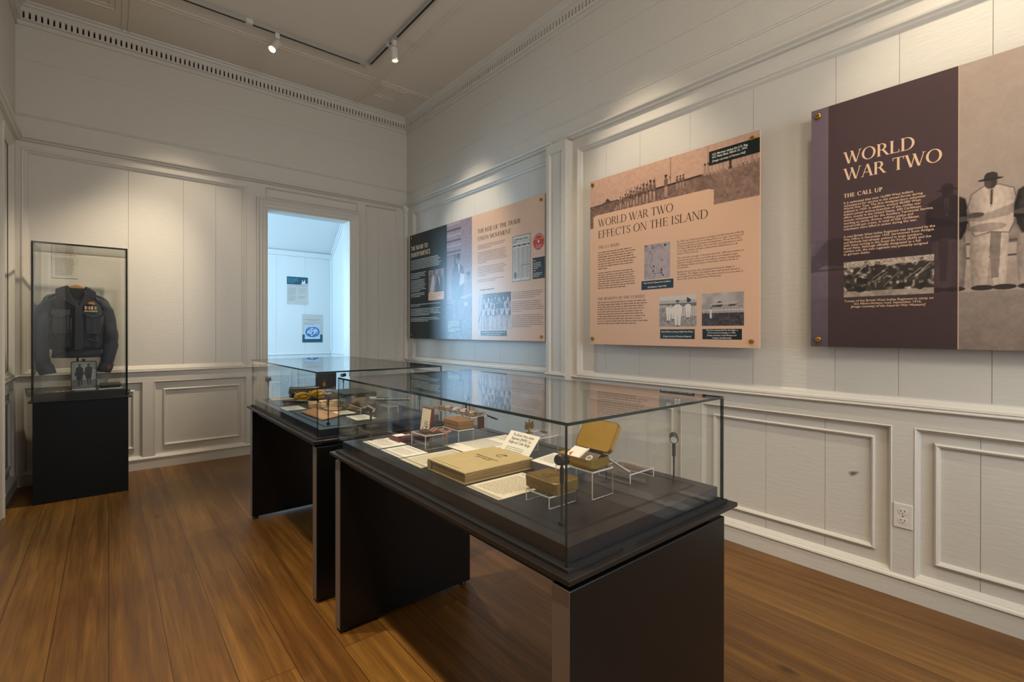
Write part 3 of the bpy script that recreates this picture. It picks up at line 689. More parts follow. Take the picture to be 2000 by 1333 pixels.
# ---------------- the big WORLD WAR TWO panel nearest the camera
P3 = thing('exhibition_panel', 'purple-brown exhibition panel with the large cream heading WORLD WAR TWO', 'wall panel', mw=MR(.915, 1.1295, 2.692))
W3, H3 = 1.62, 1.167
def men(X, Y):
    n = vnoise(X, Y, 30, 1)*.5+vnoise(X, Y, 90, 2)*.5; g = .60+.06*(Y-.6)+.05*(vnoise(X, Y, 4, 3)-.5)+.05*(n-.5)
    # far buildings, railings and ground
    band = (Y > .40) & (Y < .52); g = np.where(band, .50+.25*(vnoise(X, Y, 26, 4)-.5), g)
    g = np.where((Y > .33) & (Y < .42), .64+.1*(n-.5), g); g = np.where((Y > .425) & (Y < .433), .28, g)
    g = np.where((Y > .368) & (Y < .375), .25, g); g = np.where(Y < .345, .60+.13*(n-.5), g); g = np.where(Y < .235, .50+.10*(n-.5)+(Y-.2)*.25, g)
    g = np.where((X < .53) & (Y > .36+.06*vnoise(X, Y, 14, 8)) & (Y < .43+.13*vnoise(X, Y, 9, 6)), .22+.2*n, g)
    def man(cx, top, coat, trous, side, bag, gg):
        s = (top-.237)/.455; L = lambda pts: [(cx+side*a*s, .237+b*s) for a, b in pts]
        sh = (n-.5)*.14+.016*np.sin((X-cx)*330+np.sin(Y*40)*2.5)-.30*np.clip(np.abs(X-cx-side*.012)/(.085*s), 0, 1)**2
        gg = np.where(poly_mask(X, Y, L([(-.055, .27), (.045, .27), (.05, .20), (.042, .02), (.008, .02), (-.002, .17), (-.012, .02), (-.055, .02), (-.062, .15)])), trous+sh*1.2, gg)
        gg = np.where(poly_mask(X, Y, L([(.0, .24), (.03, .24), (.022, .05), (.002, .05), (-.004, .16)])), trous-.28+sh, gg)
        for fx in (-.036, .026): gg = np.where(ell(X, Y, cx+side*(fx+.012)*s, .237+.012*s, .034*s, .011*s), .12, gg)
        gg = np.where(poly_mask(X, Y, L([(-.022, .418), (.024, .418), (.065, .395), (.076, .33), (.066, .258), (.053, .221), (.0, .230), (-.048, .218), (-.064, .258), (-.072, .33), (-.059, .393)])), .36, gg)
        gg = np.where(poly_mask(X, Y, L([(-.02, .415), (.022, .415), (.062, .392), (.072, .33), (.062, .26), (.05, .225), (.0, .235), (-.045, .222), (-.06, .26), (-.068, .33), (-.056, .39)])), coat+sh, gg)
        gg = np.where(poly_mask(X, Y, L([(-.007, .412), (.010, .412), (.004, .33), (-.002, .33)])), .66, gg)
        gg = np.where(poly_mask(X, Y, L([(-.001, .40), (.005, .40), (.004, .34), (-.002, .34)])), .18, gg)
        gg = np.where(poly_mask(X, Y, L([(-.066, .345), (-.06, .302), (.0, .312), (.066, .336), (.07, .31), (.05, .29), (-.03, .278), (-.07, .286)])), coat-.16+sh, gg)
        gg = np.where(ell(X, Y, cx-side*.045*s, .237+.306*s, .026*s, .011*s), .24, gg)
        if bag: gg = np.where(ell(X, Y, cx-side*.012*s, .237+.252*s, .056*s, .017*s), .60+sh, gg)
        gg = np.where(ell(X, Y, cx-side*.001*s, .237+.428*s, .0185*s, .025*s), .17+.07*((X-cx)*side < 0), gg)
        gg = np.where(poly_mask(X, Y, L([(-.022, .441), (.021, .438), (.018, .462), (.004, .470), (-.012, .468), (-.019, .458)])), .15+sh*.4, gg)
        gg = np.where(ell(X, Y, cx-side*.002*s, .237+.441*s, .037*s, .0055*s), .11, gg)
        return gg
    g = man(.51, .678, .17, .62, -1, False, g); g = man(.641, .692, .78, .74, 1, True, g)
    g = man(.772, .682, .24, .74, 1, False, g); g = man(.905, .69, .62, .40, -1, False, g); g = man(1.04, .675, .2, .66, 1, True, g)
    g = man(1.17, .69, .66, .6, -1, False, g); g = man(1.31, .68, .22, .5, 1, False, g); g = man(1.46, .69, .5, .7, 1, False, g)
    return g
picture('photograph', .5465, 0, W3, H3, .0002, .0021, lambda X, Y: tone(men(X, Y), (.08, .06, .06), (.95, .85, .76)), P3, .80)
picture('photograph', 0, 0, .0745, H3, .0002, .0045, lambda X, Y: tone(men(X, Y)*.9, (.18, .145, .17), (.58, .50, .55)), P3)
picture('dark_column', .0745, 0, .545, H3, .0002, .0024, lambda X, Y: tone(men(X, Y), (.145, .104, .118), (.35, .27, .275)), P3)
mb = MB(); mb.box(0, 0, -.012, W3, H3, 0, col=lin('#3a3034')); mb.rect(.5435, 0, .5470, H3, .0004, lin('#b49a80')); mb.build('backing_board', PRINT, P3)
HC = lin('#dcb896')
def hd3a(t): words(t, 'WORLD', .138, .868, .056, .268, HC, .0007, .14, .05)
def hd3b(t): words(t, 'WAR TWO', .138, .790, .056, .358, HC, .0007, .14, .05)
hd3a(P3); hd3b(P3)
pmesh('subheading', P3, lambda mb: serif(mb, 'THE CALL UP', .138, .708, .019, .152, HC, .0007, .19, .08))
def body3(mb):
    ftext(mb, "It is estimated that over 16,000 West Indians\nvolunteered for service in the armed forces during\nWorld War Two. The first Antiguan-born volunteer\nenlisted in 1939. In addition, around 40,000 West\nIndians joined various branches of the civilian war\neffort, mostly in the United States. 600 Caribbean\nwomen volunteered for the Auxiliary Territorial Service,\nworking as clerks, drivers, military police and\nanti-aircraft gun crews. A total of 236 Caribbean\nvolunteers were killed in action during the war.",
          .139, .679, .0142, .327, HC, .0007, bold=.012, space=.98)
def body3b(mb):
    ftext(mb, "A new British West Indies Regiment was approved by the\nWar Office in December 1943. Servicemen from Antigua\nand Barbuda had already enlisted in large numbers,\nwith many serving in the Royal Air Force (RAF) and the\nRoyal Navy. Although officially designated as a full\ncombat unit, the new regiment was primarily assigned\nto garrison duties.",
          .139, .518, .0142, .333, HC, .0007, bold=.012, space=.98)
pmesh('body_text', P3, body3); pmesh('body_text', P3, body3b)
def troops(X, Y):
    a = vnoise(X, Y, 75, 11); b = vnoise(X, Y, 160, 12); g = .16+.7*np.clip((a-.45)*2.2, 0, 1)*(.4+.8*b)
    g = np.where(Y > .375, .55+.3*b, g); g = np.where(Y < .262, .62+.2*(a-.5), g)
    R = random.Random(4)
    for i in range(34):
        cx = R.uniform(.15, .46); cy = R.uniform(.275, .385); d = R.uniform(.10, .22); s = R.uniform(.8, 1.15)
        g = np.where(ell(X, Y, cx, cy-.014*s, .013*s, .014*s), d, g); g = np.where(ell(X, Y, cx, cy+.004*s, .0045*s, .0055*s), .48, g); g = np.where(ell(X, Y, cx, cy+.009*s, .0065*s, .003*s), .30, g)
    for i in range(9):
        cx = R.uniform(.17, .42); cy = R.uniform(.27, .34); g = np.where(np.abs((Y-cy)-(X-cx)*R.choice((1.1, .8))) < .0012, np.where((X > cx) & (X < cx+.055), .7, g), g)
    return g
picture('photograph', .140, .236, .469, .402, .0008, .0013, lambda X, Y: tone(troops(X, Y), (.05, .04, .04), (.90, .81, .72)), P3)
def cap3(mb):
    ftext(mb, "Troops of the British West Indies Regiment in camp on\nthe Albert-Amiens road, September 1916.", .305, .213, .0135, .325, HC, .0007, 'CENTER', .01)
    ftext(mb, "[Image courtesy of the Imperial War Museum]", .305, .186, .0135, .272, HC, .0007, 'CENTER', .01, shear=.2)
pmesh('caption', P3, cap3)
fixings(P3, [(.030, 1.133), (.034, .034), (W3-.03, 1.133), (W3-.03, .034)])

# ---------------- EFFECTS ON THE ISLAND panel
P2 = thing('exhibition_panel', 'peach exhibition panel headed WORLD WAR TWO EFFECTS ON THE ISLAND', 'wall panel', mw=MR(2.357, 1.112, 2.692))
W2, H2 = 1.194, 1.176
board(P2, W2, H2, TAN)
def tabmask(X, Y): 
    r = .035; m = (X > .031) & (X < .935) & (Y < .912)
    m &= ~((X < .031+r) & (Y > .912-r) & ~ell(X, Y, .031+r, .912-r, r, r)); m &= ~((X > .935-r) & (Y > .912-r) & ~ell(X, Y, .935-r, .912-r, r, r)); return m
def parade(X, Y):
    X0 = X
    n = vnoise(X, Y, 60, 21)*.6+vnoise(X, Y, 150, 22)*.4; g = .80+.05*(Y-1)+.10*(n-.5)-.12*(X < .3)*(.3-X)
    hz = .985+.035*X; g = np.where(Y < hz, .46+.26*(n-.5)+.1*(vnoise(X, Y, 9, 23)-.5)+.10*(X-.4), g)
    g = np.where((Y < hz+.004) & (Y > hz-.008) & (X > .30) & (X < .86), .14, g); g = np.where((np.abs(Y-hz) < .010*vnoise(X, Y, 40, 5)) & (X < .25), .25, g)
    g = np.where(poly_mask(X, Y, [(.135, .998), (.155, 1.024), (.185, 1.000)]), .2, g)
    g = np.where((np.abs(X-.655) < .0022) & (Y > .985), .36, g); g = np.where((np.abs(X-.900) < .0018) & (Y > 1.0), .5, g)
    R = random.Random(9)
    def soldier(cx, f, h, gg, hat=.3, body=.42, wd=.85):
        X = cx+(X0-cx)/wd; s = h/.14; gg = np.where(poly_mask(X, Y, [(cx-.010*s, f), (cx-.003*s, f), (cx, f+.05*s), (cx+.003*s, f), (cx+.010*s, f), (cx+.012*s, f+.07*s), (cx-.012*s, f+.07*s)]), body+.24, gg)
        gg = np.where(poly_mask(X, Y, [(cx-.013*s, f+.062*s), (cx+.012*s, f+.062*s), (cx+.016*s, f+.108*s), (cx-.016*s, f+.108*s)]), body-.08, gg)
        gg = np.where(ell(X, Y, cx, f+.120*s, .0075*s, .011*s), .26, gg); gg = np.where(ell(X, Y, cx, f+.130*s, .014*s, .006*s), .17, gg)
        gg = np.where(poly_mask(X, Y, [(cx+.004, f), (cx+.012, f+.003), (cx+.07*s, f+.022*s), (cx+.06*s, f+.022*s)]), .2, gg); return gg
    for i in range(15):
        u = i/14; x = .225+.31*u**1.25; g = soldier(x, .912+.012*u+.012*(i % 2), .072+.072*u, g, body=.40+.16*R.random(), wd=.66)
        if i > 4: g = np.where(np.abs((X-x-.016)+(Y-.98)*.12) < .0016, np.where((Y > .93) & (Y < 1.035+.04*u), .16, g), g)
    g = soldier(.622, .935, .145, g, body=.5); g = np.where(poly_mask(X, Y, [(.632, 1.035), (.655, 1.050), (.640, 1.068), (.648, 1.05)]), .35, g)
    for x in (.70, .722, .742): g = soldier(x, .965, .085, g)
    for i in range(15):
        x = .88+.021*i+.006*R.random(); g = np.where((np.abs(X-x) < .0075) & (Y > 1.005+.018*(x-.88)) & (Y < 1.068+.03*(x-.88)), R.choice((.72, .66, .2, .76)), g); g = np.where(ell(X, Y, x, 1.070+.03*(x-.88), .006, .007), .2, g)
    return g
def par(X, Y):
    c = tone(parade(X, Y), (.13, .09, .09), (.93, .75, .64)); return c
# the photograph stops at the rounded peach tab, so it is built in three pieces
PH2 = picture('photograph', 0, .914, W2, H2, .0003, .0020, par, P2)
picture('photograph', 0, .832, .0300, .914, .0003, .003, par, P2); picture('photograph', .936, .824, W2, .914, .0003, .003, par, P2)
def tab(mb):
    r = .035; pts = [(.0005, .0005), (W2-.0005, .0005), (W2-.0005, .823), (.936, .823)]
    pts += [(.936-r+r*math.cos(a), .922-r+r*math.sin(a)) for a in np.linspace(0, math.pi/2, 10)]; pts += [(.030+r+r*math.cos(a), .922-r+r*math.sin(a)) for a in np.linspace(math.pi/2, math.pi, 10)]+[(.030, .831), (.0005, .831)]
    mb.flat(pts, .0006, TAN)
pmesh('heading_tab', P2, tab)
def hd2a(t): words(t, 'WORLD WAR TWO', .075, .836, .052, .600, INK, .0009, .105, .04)
def hd2b(t): words(t, 'EFFECTS ON THE ISLAND', .075, .755, .052, .828, INK, .0009, .105, .04)
hd2a(P2); hd2b(P2)
pmesh('subheading', P2, lambda mb: serif(mb, 'THE U.S. BASES', .075, .680, .019, .188, INK, .0009, .13, .06))
pmesh('subheading', P2, lambda mb: serif(mb, 'THE BENEFITS OF THE US BASES', .070, .313, .019, .397, INK, .0009, .13, .06))
BODY = lin('#6b4a34')
pmesh('body_text', P2, lambda mb: ftext(mb, "By 1940, the 30,000 population of Antigua and Barbuda was suffering\neconomic depression due to its dependence on sugar, the rising cost\nof imported goods, and growing unemployment. The arrival of the\nU.S. bases offered the labour force the first real alternative to work\non its sugar estates, and gave a desperately needed boost to all\nsectors of the economy.", .701, .638, .0150, .408, BODY, .0009, bold=.006))
pmesh('body_text', P2, lambda mb: ftext(mb, "The contractors brought 15 foremen and hired 1,000 local workers to\nconstruct barracks, a pier, a concrete apron, and seaplane ramps.\nThey also dredged channels for the seaplane runways, turning basin,\nand shipping channel, and built an observation tower at the tip of\nthe peninsula.", .701, .537, .0150, .408, BODY, .0009, bold=.006))
pmesh('body_text', P2, lambda mb: ftext(mb, "Building the army base also necessitated moving the village of\nWinthorpe. The villagers only agreed after they had been fenced in\nand threatened with bulldozers. They were moved to an area west of\nBarnes Hill, which was named New Winthorpes.", .701, .452, .0150, .405, BODY, .0009, bold=.006))
pmesh('body_text', P2, lambda mb: wordbars(mb, .073, .648, .345, 8, .0165, BODY, .0009, 31, .25))
pmesh('body_text', P2, lambda mb: wordbars(mb, .073, .503, .345, 8, .0155, BODY, .0009, 32, .7))
pmesh('body_text', P2, lambda mb: wordbars(mb, .070, .292, .44, 10, .0165, BODY, .0009, 33, .75))
def mapfn(X, Y):
    n = vnoise(X, Y, 50, 41); g = .66+.08*(n-.5)-.25*np.clip((.50-X)*12, 0, 1)*(vnoise(X, Y, 14, 42) > .35)
    for pts in ([(.50, .60), (.54, .628), (.575, .645)], [(.575, .645), (.60, .618)], [(.50, .60), (.525, .585), (.515, .54), (.50, .52)], [(.50, .52), (.52, .50), (.545, .495)], [(.49, .45), (.52, .468), (.555, .462), (.59, .47)], [(.53, .43), (.545, .455)]):
        for (a, b), (c, d) in zip(pts, pts[1:]):
            L = math.hypot(c-a, d-b); tt = np.clip(((X-a)*(c-a)+(Y-b)*(d-b))/L**2, 0, 1); g = np.where(np.hypot(X-a-tt*(c-a), Y-b-tt*(d-b)) < .0012, .2, g)
    for a, b in ((.535, .51), (.530, .48), (.592, .486), (.592, .478), (.592, .462), (.602, .448)): g = np.where(ell(X, Y, a, b, .006, .006), .12, g)
    g = np.where(ell(X, Y, .592, .545, .006, .006) & ~ell(X, Y, .592, .545, .0035, .0035), .15, g); g = np.where(ell(X, Y, .617, .636, .009, .008) & (n > .4), .2, g)
    g = np.where((X < .535) & (Y > .625) & (vnoise(X, Y, 120, 43) > .55) & (np.mod(Y, .009) > .003), .2, g); return g
picture('map', .464, .428, .653, .652, .0009, .0013, lambda X, Y: tone(mapfn(X, Y), (.12, .10, .12), (.92, .84, .84)), P2)
def cap(t, x0, y0, x1, y1, lines, name='caption'):
    def f(mb):
        mb.rect(x0, y0, x1, y1, .0013, DKGREEN); yy = y1-(y1-y0)*.5/len(lines)
        for s, wd in lines:
            h = min(.0125, (y1-y0)/len(lines)*.72); ftext(mb, s, (x0+x1)/2, yy-h*.33, h, (x1-x0)*wd, WHT, .0017, 'CENTER', .015); yy -= (y1-y0)/len(lines)*.97
    return pmesh(name, t, f)
cap(P2, .442, .363, .676, .420, [('Map of the U.S. Bases in the Caribbean', .84), ('[Life Magazine, 7 April 1941]', .58)])
def cap_us(mb):
    mb.rect(.907, 1.055, W2, 1.136, .0013, DKGREEN)
    ftext(mb, "U.S. Marines raising the U.S. flag,\nU.S. Navy Base, March 21, 1941.", .926, 1.110, .0165, .205, WHT, .0017, bold=.018); ftext(mb, "[Image courtesy of Vernon Hall]", .926, 1.071, .0165, .192, WHT, .0017, bold=.01, shear=.2)
pmesh('caption', P2, cap_us)
def officers(X, Y):
    n = vnoise(X, Y, 90, 51); g = .68+.06*(n-.5); g = np.where(Y > .285, .80, g); g = np.where((Y > .256) & (Y < .264), .3, g); g = np.where(Y < .24, .50+.22*(n-.5)+.5*(.24-Y), g)
    R = random.Random(3)
    for i in range(16): 
        x = .72+.0075*i; g = np.where((np.abs(X-x) < .0034) & (Y > .185) & (Y < .245), .82-.2*(i % 2), g); g = np.where(ell(X, Y, x, .25, .0034, .005), .2, g)
    for cx, f, h in ((.642, .155, .105), (.675, .165, .09), (.775, .172, .10), (.705, .125, .155)):
        s = h/.15; g = np.where(poly_mask(X, Y, [(cx-.016*s, f), (cx-.003*s, f), (cx, f+.06*s), (cx+.004*s, f), (cx+.018*s, f), (cx+.024*s, f+.07*s), (cx+.030*s, f+.115*s), (cx+.01*s, f+.130*s), (cx-.01*s, f+.130*s), (cx-.030*s, f+.115*s), (cx-.024*s, f+.07*s)]), .88, g)
        g = np.where(ell(X, Y, cx, f+.138*s, .009*s, .011*s), .45, g); g = np.where(ell(X, Y, cx, f+.149*s, .013*s, .005*s), .16, g); g = np.where((np.abs(X-cx) < .0012) & (Y > f) & (Y < f+.06*s), .5, g); g = np.where(ell(X, Y, cx, f, .016*s, .004), .25, g)
    g = np.where(poly_mask(X, Y, [(.768, .30), (.795, .285), (.790, .268), (.766, .276)]), .1, g); return g
picture('photograph', .577, .122, .830, .312, .0009, .0013, lambda X, Y: tone(officers(X, Y), (.10, .08, .09), (.97, .93, .88)), P2)
cap(P2, .583, .046, .819, .105, [('Naval Officers arriving at High Point Wharf.', .92), ('[Image courtesy of Rosemary Magoris]', .80)])
def plane(X, Y):
    n = vnoise(X, Y, 120, 61); m = vnoise(X, Y, 22, 62); g = .66+.22*(m-.5)+.2*(Y-.25); g = np.where(Y < .20, .20+.22*(n-.5), g)
    fence = (Y > .198) & (Y < .232); g = np.where(fence, np.where(np.mod(X, .0085) < .0048, .82, .28), g); g = np.where((Y > .212) & (Y < .216), .84, g)
    g = np.where((Y > .232) & (Y < .246) & (X > .88) & (X < 1.10) & (m > .35), .3, g); g = np.where(ell(X, Y, .972, .248, .019, .016), .14, g)
    g = np.where(poly_mask(X, Y, [(.90, .243), (1.05, .247), (1.085, .262), (1.095, .285), (1.082, .262), (.93, .254)]), .72, g); g = np.where(poly_mask(X, Y, [(1.02, .240), (1.09, .246), (1.03, .234)]), .12, g)
    g = np.where(poly_mask(X, Y, [(.912, .168), (.926, .168), (.924, .222), (.914, .222)]), .85, g); g = np.where(ell(X, Y, .919, .226, .004, .005), .3, g); return g
picture('photograph', .864, .124, 1.111, .313, .0009, .0013, lambda X, Y: tone(plane(X, Y), (.08, .06, .07), (.96, .91, .88)), P2)
cap(P2, .868, .046, 1.100, .106, [('The first commercial Pan Am flight, a', .80), ('DC-4, arrived in Antigua in 1945.', .70), ('[Image courtesy of the Museum of', .74), ('Antigua and Barbuda]', .48)])
fixings(P2, [(.025, 1.148), (1.157, 1.140), (.024, .040), (1.153, .038)])

# ---------------- the wide panel in the corner bay
P1 = thing('exhibition_panel', 'wide exhibition panel in the corner bay, dark green left end, peach right, about trade unions', 'wall panel', mw=MR(5.100, 1.124, 2.692))
W1, H1 = 2.266, 1.186
board(P1, W1, H1, lin('#d8b398'))
GR = lin('#161c19')
pmesh('dark_column', P1, lambda mb: mb.rect(0, 0, .799, H1, .0004, GR))
def hd1a(t): words(t, 'THE ROAD TO', .026, 1.005, .050, .385, CREAMT, .0009, .20, .09)
def hd1b(t): words(t, 'INDEPENDENCE', .026, .930, .050, .437, CREAMT, .0009, .20, .09)
hd1a(P1); hd1b(P1)
words(P1, 'THE RISE OF THE TRADE', 1.344, 1.005, .038, .627, INK, .0009, .12, .05)
words(P1, 'UNION MOVEMENT', 1.344, .935, .038, .494, INK, .0009, .12, .05)
TXW = lin('#cfd6cd')
pmesh('body_text', P1, lambda mb: wordbars(mb, .026, .885, .69, 7, .0165, TXW, .0009, 1, .9))
pmesh('body_text', P1, lambda mb: wordbars(mb, .026, .735, .36, 4, .0175, TXW, .0009, 2))
pmesh('body_text', P1, lambda mb: wordbars(mb, .026, .655, .36, 8, .0175, TXW, .0009, 3))
pmesh('body_text', P1, lambda mb: wordbars(mb, .026, .506, .36, 3, .0175, TXW, .0009, 4))
pmesh('body_text', P1, lambda mb: wordbars(mb, .026, .380, .69, 2, .0175, TXW, .0009, 5, .3))
pmesh('body_text', P1, lambda mb: wordbars(mb, .026, .330, .69, 5, .0175, TXW, .0009, 6))
pmesh('body_text', P1, lambda mb: wordbars(mb, .026, .228, .66, 3, .0175, TXW, .0009, 7))
BR = lin('#94745c')
pmesh('body_text', P1, lambda mb: wordbars(mb, 1.345, .885, .46, 3, .0165, BR, .0009, 11, .45))
pmesh('body_text', P1, lambda mb: wordbars(mb, 1.345, .818, .46, 7, .0165, BR, .0009, 12, .3))
pmesh('body_text', P1, lambda mb: wordbars(mb, 1.345, .68, .46, 6, .0165, BR, .0009, 13, .3))
pmesh('body_text', P1, lambda mb: wordbars(mb, 1.345, .56, .46, 2, .0165, BR, .0009, 14))
pmesh('body_text', P1, lambda mb: wordbars(mb, 1.856, .412, .41, 4, .0165, BR, .0009, 15, .7))
pmesh('body_text', P1, lambda mb: wordbars(mb, 1.856, .33, .41, 6, .0165, BR, .0009, 16, .3))
pmesh('body_text', P1, lambda mb: wordbars(mb, 1.856, .215, .41, 7, .0165, BR, .0009, 17, .6))
pmesh('subheading', P1, lambda mb: wordbars(mb, 1.375, .462, .22, 1, .028, INK, .0009, 18, 1, 1.1))
def chamber(X, Y):
    n = vnoise(X, Y, 40, 71); m = vnoise(X, Y, 100, 72); g = .50+.12*(n-.5)+.1*(m-.5)+.12*(X-.8)
    up = (Y > .86) & (X < 1.06); g = np.where(up, .58+.2*(m-.5), g); g = np.where(up & (np.mod(Y, .11) < .018), .28, g); g = np.where(up & (np.mod(Y+.05, .11) < .016), .72, g)
    g = np.where((X > 1.06) & (Y > .55), .60+.16*(m-.5), g); g = np.where((X < .955) & (Y > .58) & (Y < .86), .40, g); g = np.where((X < .935) & (Y > .58) & (Y < .845), .50, g); g = np.where((np.abs(X-.955) < .012) & (Y < .86) & (Y > .58), .2, g)
    g = np.where(poly_mask(X, Y, [(.86, .20), (1.08, .20), (1.10, .42), (1.12, .62), (1.10, .72), (1.04, .765), (.98, .765), (.91, .71), (.885, .60), (.90, .40)]), .24+.12*(n-.5), g)
    g = np.where(poly_mask(X, Y, [(1.0, .765), (1.045, .765), (1.03, .64)]), .8, g); g = np.where(poly_mask(X, Y, [(1.03, .53), (1.11, .56), (1.13, .64), (1.05, .66)]), .85, g)
    g = np.where(ell(X, Y, 1.015, .80, .036, .048), .52, g); g = np.where(ell(X, Y, 1.012, .838, .038, .025), .14, g); g = np.where((np.abs(Y-.805) < .004) & (np.abs(X-1.02) < .034), .15, g)
    g = np.where(poly_mask(X, Y, [(1.14, .38), (1.25, .38), (1.25, .55), (1.20, .585), (1.15, .55)]), .52, g); g = np.where(ell(X, Y, 1.195, .615, .028, .038), .45, g); g = np.where(ell(X, Y, 1.19, .645, .030, .02), .15, g)
    g = np.where(Y < .40, .40+.14*(n-.5), g); g = np.where(poly_mask(X, Y, [(1.06, .40), (1.25, .43), (1.25, .45), (1.05, .42)]), .75, g); g = np.where(poly_mask(X, Y, [(1.12, .33), (1.18, .335), (1.18, .37), (1.12, .365)]), .8, g)
    g = np.where((Y < .36) & (X < .93) & (n > .45), .18, g); g = np.where((np.abs(X-.98) < .03) & (Y < .40) & (m > .4), .26, g); return g
picture('photograph', .7995, 0, 1.249, H1, .0005, .0026, lambda X, Y: tone(chamber(X, Y), (.09, .07, .09), (.84, .76, .80)), P1)
pmesh('caption', P1, lambda mb: (mb.rect(.811, .061, 1.071, .199, .0013, DKGREEN), wordbars(mb, .822, .178, .23, 4, .0185, TXW, .0017, 21, .3), wordbars(mb, .822, .098, .23, 2, .0185, TXW, .0017, 22)))
def pair(X, Y):
    n = vnoise(X, Y, 60, 81); g = .42+.2*(n-.5); g = np.where(Y > .69, .55, g); g = np.where(poly_mask(X, Y, [(.45, .50), (.50, .66), (.54, .70), (.56, .60), (.53, .50)]), .82, g); g = np.where(poly_mask(X, Y, [(.57, .50), (.72, .50), (.73, .62), (.68, .67), (.60, .66)]), .14, g)
    for a, b, c in ((.545, .715, .3), (.66, .70, .32), (.48, .70, .4)): g = np.where(ell(X, Y, a, b, .024, .030), c, g)
    g = np.where(poly_mask(X, Y, [(.63, .66), (.655, .66), (.66, .55)]), .85, g); return g
picture('photograph', .426, .500, .745, .742, .0009, .0026, lambda X, Y: tone(pair(X, Y), (.12, .09, .11), (.84, .78, .76)), P1)
pmesh('caption', P1, lambda mb: (mb.rect(.426, .418, .745, .4995, .0009, lin('#d9b08c')), wordbars(mb, .45, .475, .27, 3, .02, BR, .0013, 23)))
def group(X, Y):
    n = vnoise(X, Y, 70, 91); g = .20+.2*(n-.5); g = np.where((X < 1.47), .72+.1*(n-.5), g); g = np.where(np.abs((X-1.40)-(Y-.25)*.5) < .006, .3, g); g = np.where((np.abs(X-1.74) < .008) & (Y > .2), .8, g); g = np.where((X > 1.75) & (Y > .3), .2, g)
    R = random.Random(17)
    for row, (yh, h) in enumerate(((.405, .10), (.365, .13), (.31, .17), (.25, .2))):
        k = (7, 7, 6, 6)[row]
        for i in range(k):
            cx = 1.42+(.40/k)*(i+.5)+R.uniform(-.008, .008)+(.03 if row % 2 else 0); yy = yh+R.uniform(-.008, .008); wd = .40/k*.52
            sh = R.choice((.72, .80, .62, .22, .76)); g = np.where(poly_mask(X, Y, [(cx-wd*1.14, .09), (cx+wd*1.14, .09), (cx+wd*1.1, yy-.03), (cx+wd*.5, yy-.012), (cx-wd*.5, yy-.012), (cx-wd*1.1, yy-.03)]), .16, g); g = np.where(poly_mask(X, Y, [(cx-wd, .09), (cx+wd, .09), (cx+wd*.95, yy-.035), (cx+wd*.4, yy-.018), (cx-wd*.4, yy-.018), (cx-wd*.95, yy-.035)]), sh+.18*(n-.5), g)
            g = np.where(poly_mask(X, Y, [(cx-.006, yy-.02), (cx+.006, yy-.02), (cx, yy-.06)]), .9 if sh < .5 else .3, g); g = np.where(ell(X, Y, cx, yy, .0155, .021), .12, g); g = np.where(ell(X, Y, cx, yy-.003, .0115, .0155), .27, g)
    return g
picture('photograph', 1.357, .097, 1.840, .428, .0009, .0024, lambda X, Y: tone(group(X, Y), (.08, .07, .09), (.95, .90, .90)), P1)
pmesh('caption', P1, lambda mb: (mb.rect(1.395, .040, 1.783, .086, .0013, lin('#1b2a33')), wordbars(mb, 1.415, .066, .35, 1, .016, TXW, .0017, 24, 1), wordbars(mb, 1.48, .049, .22, 1, .014, TXW, .0017, 25, 1)))
def news(mb):
    mb.rect(1.857, .507, 2.093, .897, .0007, lin('#1d1b1b')); mb.rect(1.861, .511, 2.089, .893, .0010, lin('#c9c4bc'))
    ftext(mb, "Workers Voice", 1.985, .858, .024, .15, INK, .0014, 'CENTER', .02); wordbars(mb, 1.87, .872, .06, 5, .009, INK, .0014, 40); mb.rect(1.866, .842, 2.084, .844, .0014, INK)
    wordbars(mb, 1.868, .805, .215, 1, .032, INK, .0014, 41, 1, 1.05)
    for k in range(4): wordbars(mb, 1.867+.0555*k, .785, .049, 22, .0118, lin('#4d4844'), .0014, 42+k, .8)
    mb.rect(1.972, .515, 1.974, .64, .0014, INK); mb.rect(1.972, .640, 2.084, .642, .0014, INK); mb.flat([(1.90+.02*math.cos(a), .56+.03*math.sin(a)) for a in np.linspace(0, 6.0, 12)], .0015, lin('#777068'))
pmesh('newspaper_page', P1, news)
def record(mb):
    mb.rect(2.120, .725, 2.265, .902, .0007, lin('#cdb9a6')); cx, cy = 2.1925, .812
    ring = lambda r, z, c: mb.flat([(cx+r*math.cos(a), cy+r*1.03*math.sin(a)) for a in np.linspace(0, 2*math.pi, 40)[:-1]], z, c)
    ring(.066, .0010, lin('#c8402c')); ring(.018, .0016, lin('#2a1c1c')); ring(.013, .0019, lin('#d8d0cc'))
    mb.rect(cx-.055, cy+.020, cx+.055, cy+.0225, .0014, lin('#e8c0a8'))
    for k in range(24):
        a = math.radians(20+140*k/24); r = .052; mb.flat([(cx+(r+d)*math.cos(a+e), cy+(r+d)*math.sin(a+e)) for d, e in ((0, 0), (0, .05), (.008, .05), (.008, 0))], .0014, lin('#e8d0c0'))
    for k in range(3): wordbars(mb, cx-.035, cy-.03-.011*k, .07, 1, .009, lin('#e8d0c0'), .0014, 60+k, 1)
pmesh('record_label', P1, record, 'red round record label with a white hole')
pmesh('caption', P1, lambda mb: (mb.rect(2.122, .510, 2.266, .684, .0013, DKGREEN), wordbars(mb, 2.132, .657, .05, 1, .015, TXW, .0017, 71), wordbars(mb, 2.132, .636, .10, 4, .014, TXW, .0017, 72), wordbars(mb, 2.132, .575, .05, 1, .015, TXW, .0017, 73), wordbars(mb, 2.132, .553, .11, 3, .014, TXW, .0017, 74)))
fixings(P1, [(.056, 1.150), (2.225, 1.144), (.054, .042), (2.225, .036)])

